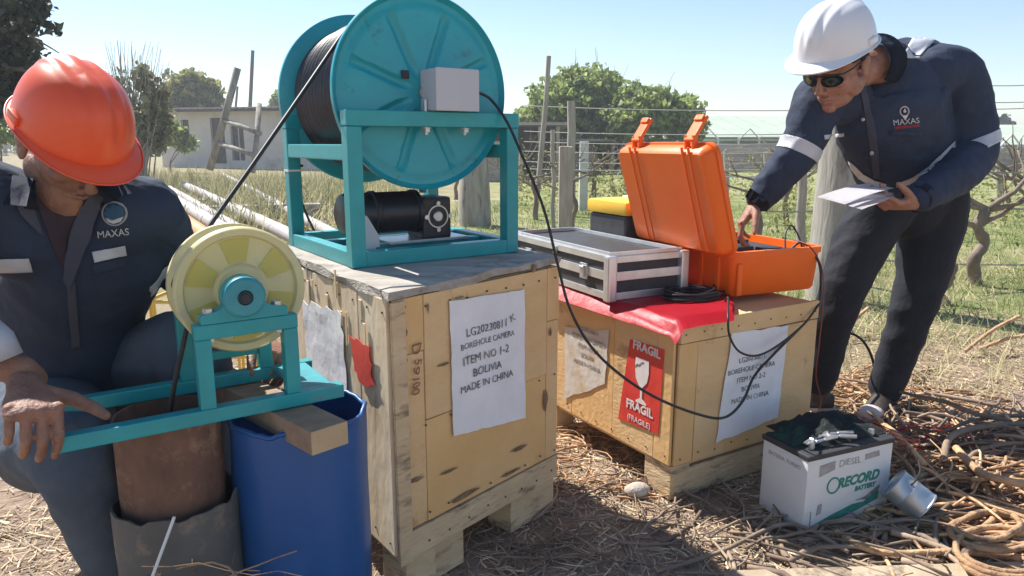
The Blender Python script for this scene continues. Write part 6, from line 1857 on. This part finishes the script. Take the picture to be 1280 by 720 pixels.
# thick rope like coils, bottom right
for i, (u, v_, rx, ry, t, lab) in enumerate([(1265, 700, .16, .10, 3, 'thick tan vine cane coiled at the bottom right corner'), (1275, 585, .22, .10, 2, 'grey cane looped over the heap at the right edge'), (1235, 668, .13, .09, 2, 'tan cane loop beside the bottom right coil')]):
    c = W(u, v_, .02)
    coil('cane_coil', c, rx, ry, t + 1, .0085, [m_cane, m_cane2, m_cane][i], lab, 'coiled cane', ax=V((.9, .4, 0)), jit=.05, hgt=.05, group='coiled vine canes')
for i, (pts, r, m, lab) in enumerate([
    ([W(1110, 505, .03), W(1150, 492, .05), W(1210, 500, .06), W(1300, 520, .05)], .008, m_cane2, 'long dark hose arching over the straw behind the heap'),
    ([W(1180, 575, .05), W(1190, 545, .07), W(1240, 532, .08), W(1320, 530, .08)], .012, m_cane2, 'thick grey hose curving out of the frame on the right'),
    ([W(1045, 665, .02), W(1100, 690, .02), W(1200, 690, .02), W(1290, 700, .02)], .009, m_cane, 'long brown branch lying parallel to the lower edge at the right'),
    ([W(820, 715, .012), W(900, 690, .015), W(985, 655, .02), W(1060, 690, .015)], .006, m_cane2, 'thin curved stem crossing from shade to sun in front'),
    ([W(1195, 560, .09), W(1225, 590, .10), W(1255, 600, .11), W(1310, 612, .09)], .012, m_cane, 'thick tan branch lying on top of the heap'),
    ([W(1130, 515, .06), W(1160, 520, .05), W(1220, 540, .05)], .007, m_cane2, 'short grey stick by the red wires')]):
    cable('loose_branch', pts, r, m, lab, cat='branch')
cable('thin_cable', [P(1030, 422, 2.9), P(1060, 416, 3.0), P(1080, 428, 3.0), P(1092, 455, 3.0), W(1096, 500, .02)], .006, m_black, 'black hose arching between the standing man\'s legs', per=8)
# fallen dry sticks in the vineyard edge
for i, (u0, v0, u1, v1, z1) in enumerate([(1205, 440, 1275, 395, .18), (1225, 436, 1300, 418, .1), (1050, 425, 1085, 385, .15), (1130, 395, 1110, 420, .08)]):
    a = W(u0, v0, .02); b_ = W(u1, v1, z1)
    cable('dry_stick', [a, (a + b_) / 2 + Z * .02, b_], .010, m_cane, ['long dry stick leaning up at the right below the vine', 'dry stick lying under the leaning one at the right edge', 'dry stick between the standing man\'s legs', 'small stick behind the standing man\'s calf'][i], cat='stick')
# board lying in the corner
a = W(985, 705, .01); bm = NB(); box(bm, (.42, -.04, .008), (.95, .10, .016), frameM(W(930, 722, 0), (W(1180, 714, 0) - W(930, 722, 0)).normalized(), Z.cross((W(1180, 714, 0) - W(930, 722, 0)).normalized()), Z), .002)
tag(obj('loose_board', bm, m_woodw, None, base=a.to_tuple()), 'weathered board lying along the lower edge of the picture', 'board')
# stone beside the small crate
st_ = W(795, 612, .02); bm = NB(); sphere(bm, (0, 0, 0), (.042, .03, .024), Matrix.Translation(st_), 14, 10)
for v_ in bm.verts: v_.co += (v_.co - st_) * .35 * noise.noise(v_.co * 18)
tag(obj('stone', bm, mat('pale_stone', (.42, .36, .30), (.56, .49, .42), 12, rough=.9, bump=.4), None, base=st_.to_tuple(), auto=40), 'pale stone wedged at the foot of the low crate', 'stone')
# tangle of roots by the pipe, bottom left
heap('root_tangle', (P(262, 690, 1.25).x - .16, 1.27), .12, .07, .33, 90, .12, .34, .0009, .0024, m_cane, 8, 'wispy dry roots tangled over the grey casing rim', curve=1.3, cat='roots', flat=.3)
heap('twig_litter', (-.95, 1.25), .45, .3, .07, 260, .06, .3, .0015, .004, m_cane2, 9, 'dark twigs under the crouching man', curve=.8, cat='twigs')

# ================================================================== HAZE
m_haze = bpy.data.materials.new('haze_air'); m_haze.use_nodes = True
nt = m_haze.node_tree; nt.nodes.remove(nt.nodes['Principled BSDF'])
pv = nt.nodes.new('ShaderNodeVolumePrincipled'); pv.inputs['Color'].default_value = (.86, .90, .97, 1); pv.inputs['Density'].default_value = .0030
pv.inputs['Anisotropy'].default_value = .2
nt.links.new(pv.outputs[0], nt.nodes['Material Output'].inputs['Volume'])
bm = NB(); box(bm, (0, 135, 3.5), (700, 460, 11.0))
tag(obj('haze', bm, m_haze), kind='stuff')
